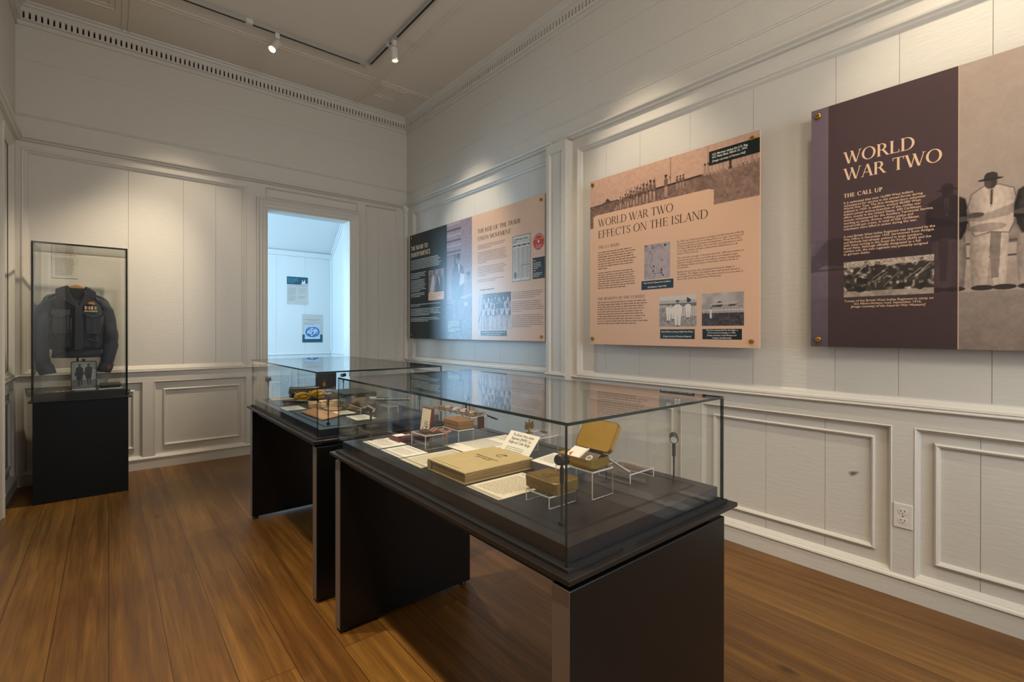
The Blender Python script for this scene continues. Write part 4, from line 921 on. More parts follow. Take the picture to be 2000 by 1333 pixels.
# ---------------- two small posters on the veranda wall
def vposter(x, z, label):
    return thing('small_poster', label, 'poster', mw=MBK(x, z, VB-.002))
GY = lin('#c6c1bd'); TEAL = lin('#1d5062')
t = vposter(2.043, 1.609, 'upper small poster seen through the doorway, dark teal band across its top')
mb = MB(); mb.box(0, 0, 0, .301, .415, .002, col=GY); mb.build('sheet', PRINT, t)
pmesh('header_band', t, lambda mb: (mb.rect(0, .300, .301, .415, .0024, TEAL), wordbars(mb, .015, .385, .16, 4, .019, lin('#5fa0ac'), .0028, 80), mb.rect(.20, .303, .301, .322, .0028, GY), mb.flat([(.215, .32), (.215, .365), (.225, .372), (.23, .34), (.245, .35), (.25, .385), (.262, .36), (.262, .32)], .0028, lin('#dfe4e6'))))
pmesh('printed_text', t, lambda mb: wordbars(mb, .02, .277, .26, 1, .02, lin('#8f9092'), .0026, 81, 1))
pmesh('printed_text', t, lambda mb: wordbars(mb, .02, .245, .12, 9, .013, lin('#8f9092'), .0026, 82))
pmesh('printed_text', t, lambda mb: wordbars(mb, .16, .245, .12, 6, .015, lin('#b0a58a'), .0026, 83))
pmesh('printed_text', t, lambda mb: wordbars(mb, .02, .12, .12, 6, .013, lin('#8f9092'), .0026, 84))
pmesh('printed_text', t, lambda mb: wordbars(mb, .16, .12, .12, 3, .013, lin('#8f9092'), .0026, 85))
t = vposter(2.262, 1.035, 'lower small poster seen through the doorway, with a blue and white oval plate')
mb = MB(); mb.box(0, 0, 0, .302, .430, .002, col=GY); mb.build('sheet', PRINT, t)
pmesh('header_band', t, lambda mb: (mb.rect(0, 0, .302, .122, .0024, TEAL), mb.rect(.038, .055, .264, .255, .0027, lin('#cfdde6'))))
pmesh('printed_text', t, lambda mb: wordbars(mb, .04, .345, .22, 1, .016, lin('#6d7278'), .0026, 86, 1))
pmesh('printed_text', t, lambda mb: wordbars(mb, .08, .327, .14, 1, .013, lin('#6d7278'), .0026, 87, 1))
pmesh('printed_text', t, lambda mb: wordbars(mb, .03, .298, .24, 2, .014, lin('#8f9092'), .0026, 88))
pmesh('printed_text', t, lambda mb: wordbars(mb, .03, .268, .24, 1, .014, lin('#8f9092'), .0026, 89))
def plate(X, Y):
    m = vnoise(X, Y, 60, 95); r = np.sqrt(((X-.151)/.105)**2+((Y-.16)/.080)**2); g = np.where(r < 1, np.where(r > .80, .15+.3*(m > .6), np.where(m > .52, .2, .85)), .80); return g
picture('plate_picture', .044, .076, .258, .246, .0030, .004, lambda X, Y: tone(plate(X, Y), (.10, .24, .50), (.80, .88, .95)), t)

# ---------------- a soft patch on the right wall panel, dark grey fading into paint colour
t = thing('dark_mark', 'small dark grey patch on the right wall panel left of the power socket', 'mark', mw=MR(.757, .516, 2.7758))
me = bpy.data.meshes.new('mark'); n = 20; rings = ((0, .40), (.35, .46), (.70, .66), (1, .80)); vs = [(0, 0, 0)]; cols = [.28]
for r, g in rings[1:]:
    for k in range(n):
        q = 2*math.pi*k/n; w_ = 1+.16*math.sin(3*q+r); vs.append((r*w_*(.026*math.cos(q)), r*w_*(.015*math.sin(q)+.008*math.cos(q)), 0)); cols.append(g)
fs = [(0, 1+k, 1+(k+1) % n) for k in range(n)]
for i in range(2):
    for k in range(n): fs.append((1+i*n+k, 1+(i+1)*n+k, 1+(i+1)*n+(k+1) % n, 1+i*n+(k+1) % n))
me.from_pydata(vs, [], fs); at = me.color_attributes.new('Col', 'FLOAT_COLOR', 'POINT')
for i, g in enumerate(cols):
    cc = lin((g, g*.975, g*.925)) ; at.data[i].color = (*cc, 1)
me.materials.append(PRINT); o = bpy.data.objects.new('mark', me); C.objects.link(o); o.parent = t
# ================================================================== THE OBJECTS IN THE CASES
DARKTXT = lin('#8f887a')
def card(x0, y1, w, h, z, label, col=PAPER, paras=(), group='printed text cards in the cases', k=.0016, name='text_card'):
    """w runs toward the camera (-Y), h away from it (+X)"""
    t = thing(name, label, 'card', mw=DOC(x0, y1, z), group=group)
    mb = MB(); mb.box(0, 0, 0, w, h, k); mb.build('card_sheet', col, t, bevel=.0003)
    for i, (px, py, pw, n, lh, bold) in enumerate(paras):
        o = MB(); wordbars(o, px*w, py*h, pw*w, n, lh, DARKTXT if not bold else lin('#5a544a'), k+.0003, hash(label) % 997+i if False else len(label)*7+i, .8 if not bold else 1)
        o.build('printed_text', PRINT, t)
    return t
std = [(.08, .86, .70, 1, .009, 1), (.08, .70, .84, 9, .0068, 0)]
card(.785, 1.884, .152, .114, ZD, 'small white text card nearest the far left mini spotlight of the nearer case', PAPER, std)
card(.782, 1.712, .155, .114, ZD, 'white text card between the red medal box and the cream text card', PAPER, [(.10, .88, .75, 2, .009, 1), (.10, .66, .82, 8, .0066, 0)])
card(.777, 1.546, .148, .217, ZD, 'cream text sheet beside the spine of the gift book', CREAMP, [(.10, .92, .7, 2, .010, 1), (.10, .82, .82, 18, .0086, 0)])
card(1.004, 1.622, .168, .308, ZD, 'large pale text sheet behind the gift book and the leaning badge card', PAPER, [(.08, .94, .7, 2, .011, 1), (.08, .84, .82, 22, .0092, 0)])
card(.786, 1.152, .150, .212, ZD, 'cream text sheet in front of the gift book, partly under the closed tin', CREAMP, [(.10, .92, .7, 1, .010, 1), (.10, .82, .82, 18, .0086, 0)])
card(1.19, 1.592, .10, .10, ZD+.0025, 'small white card behind the brown box, under the row of medals', PAPER, [(.1, .8, .8, 7, .007, 0)])
# raised label block left of the open tin
t = thing('label_block', 'grey slanted label block with a white text card, left of the open tin', 'label', (1.05, 1.03, ZD))
mb = MB(); mb.add([(0, 0, 0), (.105, 0, 0), (.105, .138, 0), (0, .138, 0), (0, 0, .026), (.105, 0, .034), (.105, .138, .034), (0, .138, .026)], [(0, 3, 2, 1), (4, 5, 6, 7), (0, 1, 5, 4), (1, 2, 6, 5), (2, 3, 7, 6), (3, 0, 4, 7)])
mb.build('block', mat('grey_block', '#55555a', .5), t)
mb = MB(); mb.add([(.0, 0, .0262), (.105, 0, .0342), (.105, .138, .0342), (0, .138, .0262), (.0, 0, .0278), (.105, 0, .0358), (.105, .138, .0358), (0, .138, .0278)], [(0, 3, 2, 1), (4, 5, 6, 7), (0, 1, 5, 4), (1, 2, 6, 5), (2, 3, 7, 6), (3, 0, 4, 7)])
cs = mb.build('card_sheet', PAPER, t)
mb = MB(); wordbars(mb, .010, .082, .115, 10, .0068, DARKTXT, 0, 5)
mb.v = [(b+.0, .138-a, .0283+b*.0762) for a, b, c in mb.v]; mb.build('printed_text', PRINT, cs)
# the leaning badge card
t = thing('badge_card', 'white card leaning behind the gift book, headed with the regiment cap badge title', 'card',
          mw=basis((0, -1, 0), (.657, 0, .754), (-.754, 0, .657), (1.068, 1.376, ZD+.0013)))
mb = MB(); mb.box(0, 0, -.0015, .155, .107, 0); mb.build('card_sheet', PAPER, t, bevel=.0003)
mb = MB(); ftext(mb, "The British West Indies\nRegiment (BWIR) Cap\nBadge and Collar Badge", .078, .089, .0155, .112, lin('#3a362f'), .0003, 'CENTER', .006, space=.95, shear=.15); mb.build('title_text', PRINT, t)
mb = MB(); wordbars(mb, .024, .043, .107, 6, .0072, DARKTXT, .0003, 8); mb.build('printed_text', PRINT, t)
# gift book
t = thing('gift_book', 'old tan cloth gift book lying in the middle of the nearer case', 'book', mw=DOC(.790, 1.378, ZD))
CLOTH = mat('tan_book_cloth', '#b39f72', .62, var=.12, bscale=50, bump=.12); PAGES = mat('book_pages', '#a08050', .8, var=.35, bscale=7, bstretch=(1, 1, 90))
BW, BH = .210, .268
mb = MB(); mb.box(0, 0, 0, BW, BH, .003); mb.build('back_cover', CLOTH, t, bevel=.001)
mb = MB(); mb.box(0, 0, .030, BW, BH, .034); cv = mb.build('front_cover', CLOTH, t, bevel=.0012)
mb = MB()
for i in range(5):
    z = .003+i*.0054; mb.box(.006, .004+.001*(i % 2), z, BW-.002-.0015*(i % 2), BH-.004, z+.0040); mb.box(.006, .007, z+.0040, BW-.005, BH-.007, z+.0054, m=1)
mb.build('page_block', [PAGES, mat('page_gap', '#4a3420', .9)], t)
mb = MB(); mb.tube([(.004, .001, .017), (.004, BH-.001, .017)], [.0165, .0165], 14); mb.v = [(x if x > .004 else .004+(x-.004)*.45, y, z) for x, y, z in mb.v]; mb.build('spine', CLOTH, t)
mb = MB(); ftext(mb, "PRINCESS MARY'S\nGIFT BOOK", .112, .150, .0145, .115, lin('#5a4526'), .0344, 'CENTER', .01, space=1.05); mb.build('title_text', PRINT, cv)
mb = MB(); ring = [(.125+.020*math.cos(a), .205+.017*math.sin(a)) for a in np.linspace(.4, 5.6, 22)]
for (a, b), (c, d) in zip(ring, ring[1:]): mb.flat([(a, b), (c, d), (.125+(c-.125)*.8, .205+(d-.205)*.78), (.125+(a-.125)*.8, .205+(b-.205)*.78)], .0344, lin('#6f582f'))
mb.flat([(.118, .205), (.140, .212), (.134, .222)], .0344, lin('#6f582f')); mb.build('emblem', PRINT, cv)
mb = MB(); wordbars(mb, .012, .014, .15, 1, .006, lin('#6f582f'), .0344, 12, 1); mb.build('imprint_line', PRINT, cv)

# ------------------------------------------------------------------ tins
def rr(x0, y0, x1, y1, r, n=6):
    P = []
    for cx, cy, a in ((x1-r, y1-r, 0), (x0+r, y1-r, 90), (x0+r, y0+r, 180), (x1-r, y0+r, 270)):
        for i in range(n+1):
            q = math.radians(a+90*i/n); P.append((cx+r*math.cos(q), cy+r*math.sin(q)))
    return P
def loft(mb, loops, m=0, cap0=True, cap1=True, M=None):
    b = len(mb.v); n = len(loops[0])
    for L in loops: mb.v += [tuple(M @ Vector(q)) if M is not None else tuple(q) for q in L]
    for i in range(len(loops)-1):
        for k in range(n):
            j = (k+1) % n; mb.f.append((b+i*n+k, b+i*n+j, b+(i+1)*n+j, b+(i+1)*n+k)); mb.m.append(m); mb.c.append(None)
    if cap0: mb.f.append(tuple(b+k for k in range(n))[::-1]); mb.m.append(m); mb.c.append(None)
    if cap1: mb.f.append(tuple(b+(len(loops)-1)*n+k for k in range(n))); mb.m.append(m); mb.c.append(None)
def ringz(x0, y0, x1, y1, r, z): return [(x, y, z) for x, y in rr(x0, y0, x1, y1, r)]
t = thing('brass_tin', 'closed embossed brass gift tin on the low clear riser', 'tin', (.855, .860, .7894))
mb = MB(); loft(mb, [ringz(.003, .003, .088, .119, .012, 0), ringz(.001, .001, .090, .121, .013, .002), ringz(.001, .001, .090, .121, .013, .021)]); mb.build('tin_body', TINM, t, smooth=False)
mb = MB(); loft(mb, [ringz(0, 0, .091, .122, .014, .017), ringz(0, 0, .091, .122, .014, .029), ringz(.002, .002, .089, .120, .013, .0315), ringz(.006, .006, .085, .116, .010, .0318)]); ld = mb.build('lid', TINM, t)
mb = MB()
for r in (.030, .024): mb.tube([(.0455+r*.72*math.cos(a), .061+r*math.sin(a), .0322) for a in np.linspace(0, 2*math.pi, 29)], .0009, 6, cap=False)
for a, b in ((.012, .012), (.079, .012), (.012, .110), (.079, .110)): mb.tube([(a+.005*math.cos(q), b+.005*math.sin(q), .0322) for q in np.linspace(0, 2*math.pi, 13)], .0008, 6, cap=False)
for i in range(26):
    a = i*.7; mb.tube([(.0455+.013*math.cos(a)*(i % 5)/4, .061+.018*math.sin(a)*(i % 4)/3, .0318), (.0455+.013*math.cos(a)*(i % 5)/4, .061+.018*math.sin(a)*(i % 4)/3, .0330)], .0022, 6)
for x in (.010, .081): mb.tube([(x, .022, .0322), (x, .100, .0322)], .0008, 6)
mb.build('embossed_relief', TINM, ld)
t = thing('open_brass_tin', 'open brass tin with raised golden lid on the tall clear riser', 'tin', (.978, .856, .8324))
mb = MB(); o, i_ = [ringz(.002, .002, .084, .124, .012, 0), ringz(0, 0, .086, .126, .014, .003), ringz(0, 0, .086, .126, .014, .027)], [ringz(.0018, .0018, .0842, .1242, .0125, .027), ringz(.0018, .0018, .0842, .1242, .0125, .002)]
loft(mb, o+i_); mb.build('tin_body', [mat('olive_brass', '#a88a3a', .34, metal=.9, var=.2, bscale=40)], t)
hinge = Matrix.Translation((.088, 0, .028)) @ Matrix.Rotation(math.radians(-58), 4, 'Y')
lo = [[(x, y, z) for x, y in rr(0, 0, .088, .127, .014)] for z in (0,)]
mb = MB(); loft(mb, [ringz(0, 0, .090, .127, .014, .014), ringz(0, 0, .090, .127, .014, .0), ringz(.003, .003, .087, .124, .012, -.003), ringz(.003, .003, .087, .124, .012, -.0021), ringz(.0016, .0016, .0884, .1254, .0125, .0008), ringz(.0016, .0016, .0884, .1254, .0125, .014)], M=hinge, cap0=False); mb.build('lid', GOLDM, t)
mb = MB(); mb.tube([(.088, .03, .027), (.088, .096, .027)], .0022, 8); mb.build('hinge', TINM, t)
def leaf(name, x, y, z, w, h, tilt, yaw, m, label, cat, deco=None, k=.0008):
    M = Matrix.Translation((x, y, z)) @ Matrix.Rotation(math.radians(yaw), 4, 'Z') @ Matrix.Rotation(math.radians(tilt), 4, 'Y')
    t = thing(name, label, cat, mw=M); mb = MB(); mb.box(0, 0, 0, w, h, k); mb.build('card_sheet', m, t)
    if deco: deco(t, k)
    return t
def crest(t, k):
    mb = MB()
    for cx, cy, r in ((.040, .036, .005), (.034, .032, .004), (.026, .034, .0025), (.046, .033, .0025)): mb.flat([(cx+r*math.cos(a), cy+r*math.sin(a)) for a in np.linspace(0, 6, 9)], k+.0003, lin('#c4573f'))
    mb.build('red_crest', PRINT, t)
def portrait(t, k):
    mb = MB(); mb.rect(.002, .002, .046, .048, k+.0003, lin('#5b5348')); mb.flat([(.006+.012*math.cos(a), .025+.014*math.sin(a)) for a in np.linspace(-1.5, 1.5, 9)]+[(.003, .038), (.003, .012)], k+.0006, lin('#b9b0a0'))
    mb.flat([(.030+.011*math.cos(a), .025+.010*math.sin(a)) for a in np.linspace(0, 6, 16)], k+.0006, lin('#cfc7b6')); mb.flat([(.030+.006*math.cos(a), .025+.007*math.sin(a)) for a in np.linspace(0, 6, 12)], k+.0009, lin('#7a6f60')); mb.build('portrait_photo', PRINT, t)
leaf('greeting_card', .984, .930, .8365, .074, .048, -24, 0, PAPER, 'white folded card with a red crest standing in the open tin', 'card', crest)
leaf('buff_envelope', .992, .925, .8360, .070, .006, -24, 0, CREAMP, 'thin buff envelope edge beside the white card in the open tin', 'envelope', None, .004)
leaf('portrait_card', .996, .872, .8360, .052, .050, -30, 0, mat('brown_photo_card', '#5c5449', .6), 'dark portrait photo card in the near end of the open tin', 'photograph', portrait)
# pencil and wire on the wide riser
t = thing('bullet_pencil', 'silver bullet pencil leaning off the open tin onto the wide riser', 'pencil', (1.172, .872, .7862))
SIL = mat('dull_silver', '#b7aaa0', .35, metal=.4)
mb = MB(); mb.tube([(0, 0, .0032), (-.012, .020, .016), (-.030, .052, .036)], [.0030, .0032, .0032], 12); mb.build('barrel', SIL, t)
mb = MB(); mb.tube([(-.030, .052, .036), (-.034, .058, .040), (-.037, .063, .0435)], [.0034, .0034, .0012], 12); mb.build('tip', mat('bullet_brass', '#8d7a58', .35, metal=1), t)
t = thing('wire_holder', 'dark bent wire holder behind the hinge of the open tin', 'holder', (1.135, .93, ZD))
mb = MB(); mb.tube([(0, 0, 0), (0, 0, .05), (-.006, .004, .066), (-.018, .010, .076), (-.026, .016, .066), (-.022, .016, .055)], .0014, 8); mb.tube([(0, 0, .045), (-.016, -.012, .058)], .0014, 8); mb.build('wire', LAMPB, t)
mb = MB(); mb.box(-.010, -.010, 0, .010, .010, .002); mb.build('foot', LAMPB, t)

# ------------------------------------------------------------------ medal box, medals, badges
RED = mat('oxblood_leather', '#5c1f1a', .45, bump=.1, bscale=150); VEL = mat('black_velvet', '#15110f', .9, sheen=.3); SATIN = mat('cream_satin', '#cfc0a0', .5)
t = thing('medal_box', 'open oxblood red medal box with upright cream lined lid', 'box', (.888, 1.776, ZD))
mb = MB(); mb.box(0, 0, 0, .142, .088, .003)
for q in ((0, 0, .142, .004), (0, .084, .142, .088), (0, .004, .004, .084), (.138, .004, .142, .084)): mb.box(q[0], q[1], .003, q[2], q[3], .018)
mb.build('tray', RED, t, bevel=.0015)
mb = MB(); mb.box(.004, .004, .003, .138, .084, .012); mb.build('velvet_lining', VEL, t)
M = Matrix.Translation((.140, 0, .018)) @ Matrix.Rotation(math.radians(8), 4, 'Y')
mb = MB(); mb.box(0, .002, 0, .012, .086, .104, M=M); ld = mb.build('lid', RED, t, bevel=.003)
mb = MB(); mb.box(-.0008, .008, .005, .001, .080, .098, M=M); mb.build('satin_lining', SATIN, ld)
mb = MB(); wordbars(mb, .03, .030, .035, 3, .009, lin('#4a3a2a'), 0, 90, 1); mb.v = [tuple(M @ Vector((-.0012, .088-a-.008, b+.012))) for a, b, c in mb.v]; mb.build('gilt_text', PRINT, ld)
mb = MB(); mb.box(.006, .03, .018, .05, .07, .0195); mb.build('paper_slip', PAPER, t)
t = thing('chained_medal', 'bronze medal with a chain lying in the velvet of the red box', 'medal', (.95, 1.815, ZD+.0125))
mb = MB(); mb.tube([(-.04, -.012, .003), (-.025, -.004, .004), (-.01, .004, .003), (.005, .0, .004)], .0028, 8); mb.build('chain', mat('pale_bronze', '#b08d5a', .3, metal=1), t)
mb = MB(); mb.tube([(.016, .0, 0), (.016, 0, .003)], .014, 20); mb.build('disc', MATS['pale_bronze'], t)
STR = [('#7b2a2a', '#d9c7a0', '#2c3d66'), ('#2b3760', '#e0dccf', '#a33327'), ('#c9662b', '#e8e0cc', '#33528a'), ('#a52f2b', '#e3dccb', '#a52f2b'), ('#2f5d3a', '#c8352c', '#d0a43a'), ('#8a2b26', '#3c4f38', '#c79a4e'), ('#6b4630', '#43301f', '#6b4630')]
SILV = mat('medal_silver', '#9a958a', .35, metal=1)
def medal(x, y, z, cols, label, drop=0, group='medals laid on the clear risers', yaw=0, metal=SILV, L=.050):
    t = thing('campaign_medal', label, 'medal', (x, y, z), group); t.rotation_euler = (0, 0, math.radians(yaw))
    mb = MB(); n = 6; W = .030
    seq = [cols[0], cols[1], cols[2], cols[2], cols[1], cols[0]]
    for i in range(n):
        y0 = -W/2+W*i/n; y1 = y0+W/n; b = []
        for k in range(7):
            s = k/6; b.append((.016+L*s, .002+.004*math.sin(s*5+y*40)+(.002 if k else 0)))
        for (a, h), (c, d) in zip(b, b[1:]): mb.add([(a, y0, h), (c, y0, d), (c, y1, d), (a, y1, h)], [(0, 1, 2, 3)], 0, lin(seq[i]))
    o = mb.build('ribbon', PRINT, t); md = o.modifiers.new('thick', 'SOLIDIFY'); md.thickness = .0012
    mb = MB(); mb.tube([(0, 0, .0005), (0, 0, .0015), (0, 0, .003), (0, 0, .0035)], [.016, .0178, .0178, .016], 22); mb.tube([(0, 0, .0034), (0, 0, .0042)], .010, 16); mb.build('disc', metal, t)
    mb = MB(); mb.tube([(.014, -.010, .002), (.018, -.012, .003), (.018, .012, .003), (.014, .010, .002)], .0013, 6); mb.build('suspension_bar', metal, t)
    return t
for i in range(7):
    y = 1.925-i*.0455
    cols = STR[(3, 0, 2, 1, 3, 4, 6)[i]]
    medal(1.152, y, .8534, cols, 'silver medal with a striped ribbon on the tall riser, number %s from the far end' % ('one', 'two', 'three', 'four', 'five', 'six', 'seven')[i], metal=SILV if i > 1 else MATS['pale_bronze'])
t = thing('ribbon_tail', 'dark brown medal ribbon hanging down from the near end of the tall riser', 'ribbon', (1.175, 1.617, .853))
mb = MB(); 
for k in range(8):
    s = k/8; mb.box(-.016, -.002-.0012*math.sin(s*3), -.006*k-.007, .016, -.0005-.0012*math.sin(s*3), -.006*k, col=lin('#3a2216'))
for k in range(5): mb.box(.036+.008*k, .008-.006*k, -.004-.004*k, .046+.008*k, .02-.006*k, .0005-.004*k, col=lin('#1c1512'))
mb.build('ribbon', PRINT, t)
for i, (dx, dy, yaw) in enumerate(((.0, .0, 12), (.028, -.034, -20), (.008, .032, 40))):
    medal(.940+dx, 1.655+dy, .8124, (('#5a3b30', '#c58a6a', '#2a1a16'), ('#8b3a2e', '#d9a58a', '#5a2a20'), ('#3a2a20', '#b58a60', '#241a14'))[i],
          ('dark bronze medal with a crumpled brown ribbon at the front of the small square riser', 'bronze medal with a pink ribbon spilling off the near side of the small square riser', 'bronze medal at the far side of the small square riser, next to the red box')[i], metal=mat('dark_bronze', '#5d4128', .4, metal=.9), yaw=yaw, L=.042, group='bronze medals on the small riser')
t = thing('ribbon_tail', 'loose pinkish ribbon tail hanging off the small square riser', 'ribbon', (1.008, 1.64, .812))
mb = MB(); mb.tube([(-.02, 0, .003), (0, 0, .004), (.008, -.004, -.006), (.009, -.010, -.026), (.012, -.014, -.044)], [.006, .007, .007, .006, .003], 8); mb.build('ribbon', mat('dusty_ribbon', '#8a5f4c', .8), t)
t = thing('cardboard_box', 'small brown cardboard box on its low clear riser', 'box', (1.070, 1.622, .8094))
BRN = mat('brown_cardboard', '#7a5a38', .75, var=.1)
mb = MB(); mb.box(0, 0, 0, .072, .112, .020); mb.build('box_base', BRN, t, bevel=.002)
mb = MB(); mb.box(-.001, -.001, .014, .073, .113, .034); mb.build('box_lid', BRN, t, bevel=.003)
BDG = mat('badge_bronze', '#8f7346', .38, metal=1)
t = thing('cap_badge', 'crowned metal cap badge on the riser behind the leaning badge card', 'badge', (1.175, 1.318, .8324))
mb = MB(); mb.tube([(0, 0, 0), (0, 0, .004)], .012, 16); mb.tube([(0, 0, .004), (0, 0, .022)], [.004, .003], 8)
pts = [(0, .016), (-.018, .014), (-.022, .028), (-.014, .040), (-.004, .036), (0, .046), (.004, .036), (.014, .040), (.022, .028), (.018, .014)]
mb.prism(pts, -.0015, .0015, M=Matrix.Rotation(math.radians(90), 4, 'X') @ Matrix.Rotation(math.radians(0), 4, 'Y')); mb.build('badge_body', BDG, t)
mb = MB()
for a, b in ((-.016, .040), (0, .047), (.016, .040), (-.010, .020), (.010, .020)): mb.tube([(a, -.003, b), (a, .003, b)], .003, 8)
mb.build('crown_beads', BDG, t)
t = thing('collar_badge', 'small copper collar badge on a wire stand at the right end of the badge riser', 'badge', (1.195, 1.262, .8324))
CU = mat('copper_badge', '#9a5f38', .35, metal=1)
mb = MB(); mb.prism([(-.004, -.020), (.006, -.014), (.008, .012), (0, .022), (-.007, .010), (-.008, -.012)], .010, .0125); mb.build('badge_body', CU, t)
mb = MB(); mb.tube([(0, 0, 0), (0, 0, .0105)], .002, 8); mb.tube([(0, 0, 0), (0, 0, .0015)], .010, 14); mb.build('stand', AEDGE, t)

# ================================================================== FARTHER CASE
S = lambda x, y: (x*.984, y*.984)
card(.800, 3.455, .13, .125, ZF, 'cream card at the far left of the farther case, before the green tube', CREAMP, std)
card(.755, 3.010, .155, .105, ZF, 'grey-white text card before the wooden handled knife', PAPER, [(.1, .8, .8, 8, .0075, 0)])
card(.915, 2.645, .12, .10, ZF+.0022, 'white text card right of the brown leather pouch', PAPER, [(.1, .8, .8, 8, .0075, 0)])
card(.940, 2.470, .145, .10, ZF, 'white text card nearest the front glass of the farther case', PAPER, [(.1, .8, .8, 8, .0075, 0)])
OLV = mat('green_tin_tube', '#20281f', .32, spec=.6)
t = thing('signal_tube', 'dark green metal tube lying at the far end of the farther case', 'tube', (.925, 3.405, ZF+.036))
R90 = Matrix.Identity(4)
mb = MB(); mb.tube([(0, 0, 0), (.17, -.02, 0)], .033, 24); mb.build('tube_body', OLV, t)
for a in (0, .16):
    mb = MB(); mb.tube([(a-.004, -.0118*a*10/10, 0), (a+.014, -.0118*a-.0016, 0)], [.036, .036], 24); mb.build('end_cap', OLV, t)
mb = MB(); mb.tube([(-.012, .001, 0), (-.002, 0, 0)], [.008, .010], 12); mb.build('cap_knob', OLV, t)
YEL = mat('yellow_twine', '#c79a22', .8, var=.3, bscale=200, bump=.5)
def hank(x, y, rx, ry, rz, label, seed, stick=False):
    t = thing('twine_hank', label, 'twine', (x, y, ZF+.005), 'hanks of yellow twine'); R = random.Random(seed); mb = MB()
    for i in range(22):
        ph = R.uniform(-.5, .5); pts = []
        for k in range(25):
            a = 2*math.pi*k/24; q = R.uniform(.96, 1.04)
            pts.append((rx*math.cos(a)*q*(1-.25*abs(ph)), ry*ph*1.5+ry*.15*math.sin(a*2+i), rz+rz*.92*math.sin(a)*(1-.35*abs(ph))))
        mb.tube(pts, .0032, 6, cap=False)
    mb.build('twine_coils', YEL, t)
    mb = MB(); loft(mb, [[(rx*.93*math.cos(q)*math.cos(p), ry*.95*math.sin(p), rz+rz*.86*math.sin(q)*math.cos(p)) for q in np.linspace(0, 2*math.pi, 19)[:-1]] for p in np.linspace(-1.45, 1.45, 9)]); mb.build('twine_core', YEL, t, smooth=True)
    if stick:
        for s in (-1, 1):
            mb = MB(); mb.tube([(s*rx*.2, -.02, .008), (s*rx*1.1, -.01, rz*2.2)], [.0035, .0025], 8); mb.build('peg', mat('pale_wood', '#d9c48a', .6), t)
    return t
hank(.935, 3.19, .042, .036, .026, 'tangled yellow twine with two pale pegs, in front of the green tube', 1, True)
hank(1.045, 3.23, .045, .042, .028, 'round ball of yellow twine right of the green tube', 2)
t = thing('hand_drill', 'old tool with a turned wooden handle and grey blade, behind the grey-white card', 'tool', (.815, 3.165, ZF+.012))
mb = MB(); mb.tube([(0, 0, 0), (.006, -.001, 0), (.03, -.006, 0), (.075, -.016, 0)], [.007, .011, .0075, .008], 12); mb.build('wooden_handle', mat('turned_wood', '#6a3a1e', .4), t)
mb = MB(); mb.tube([(.075, -.016, 0), (.10, -.025, -.002), (.15, -.045, -.006)], [.006, .005, .002], 8); mb.build('steel_blade', mat('old_steel', '#85877f', .4, metal=.8), t)
BIS = mat('hardtack_tan', '#c9a878', .8, var=.2, bscale=60, bump=.3)
for i, (x, y, a, b, c, r) in enumerate(((.905, 2.862, .040, .036, .026, 10), (.952, 2.845, .026, .024, .022, -5), (.985, 2.825, .024, .024, .024, 15), (1.022, 2.850, .034, .032, .034, 5), (.93, 2.965, .046, .034, .022, -20), (.985, 2.935, .040, .036, .026, 25), (1.03, 2.925, .030, .030, .022, 0))):
    t = thing('biscuit_block', ('tan block nearest the leather pouch, large and flat topped', 'small tan cube just right of the large tan block', 'second small tan cube, left of the tall tan block', 'tall tan block at the right end of the tan blocks', 'low tan block at the back left of the tan blocks', 'rounded tan block in front of the ball of twine', 'tan block at the back right of the tan blocks')[i], 'block', (x, y, ZF), 'tan hardtack blocks')
    t.rotation_euler = (0, 0, math.radians(r)); mb = MB(); mb.box(-a/2*1.1, -b/2*1.1, 0, a/2*1.1, b/2*1.1, c*1.15); mb.build('block', BIS, t, bevel=.004, seg=3)
LEA = mat('brown_leather', '#9a7248', .6, var=.25, bscale=25, bump=.4)
def sheet(name, pts, z, h, label, cat, m=LEA):
    t = thing(name, label, cat, (pts[0][0], pts[0][1], z)); ox, oy = pts[0]
    mb = MB(); P = [(x-ox, y-oy) for x, y in pts]; n = len(P); cx = sum(p[0] for p in P)/n; cy = sum(p[1] for p in P)/n
    loft(mb, [[(x, y, 0) for x, y in P], [(x, y, h) for x, y in P], [(cx+(x-cx)*.82, cy+(y-cy)*.82, h*1.8+.002*math.sin(9*x+i)) for i, (x, y) in enumerate(P)]]); mb.build('leather', m, t, bevel=.001); return t
sheet('leather_pouch', [(.800, 2.745), (.850, 2.80), (.900, 2.842), (.905, 2.74), (.928, 2.62), (.928, 2.505), (.87, 2.47), (.812, 2.442), (.806, 2.60)], ZF, .005, 'flat worn brown leather pouch at the front of the farther case', 'pouch')
sheet('leather_scrap', [(.935, 2.80), (.99, 2.80), (1.02, 2.74), (.985, 2.68), (.94, 2.70)], ZF, .004, 'small brown leather scrap between the pouch and the tan blocks', 'leather')
DKG = mat('dark_case_paint', '#2a2b26', .38, var=.2, bscale=20)
t = thing('deed_box', 'low dark green metal box in the middle of the farther case', 'box', (1.045, 2.775, ZF))
mb = MB(); mb.box(0, 0, 0, .195, .255, .052); mb.build('box_base', DKG, t, bevel=.003)
mb = MB(); mb.box(-.003, -.003, .050, .198, .258, .078); mb.build('lid', DKG, t, bevel=.004)
t = thing('upright_case', 'upright black leather case with a brass padlock at the far end', 'case', (1.105, 3.405, ZF))
mb = MB(); mb.box(0, 0, 0, .125, .07, .155); mb.build('case_body', mat('black_leather', '#1d1c1f', .4, bump=.15, bscale=90), t, bevel=.008)
mb = MB(); mb.box(.071, -.003, .0, .077, 0.001, .155); mb.build('seam_strap', BLACKM, t)
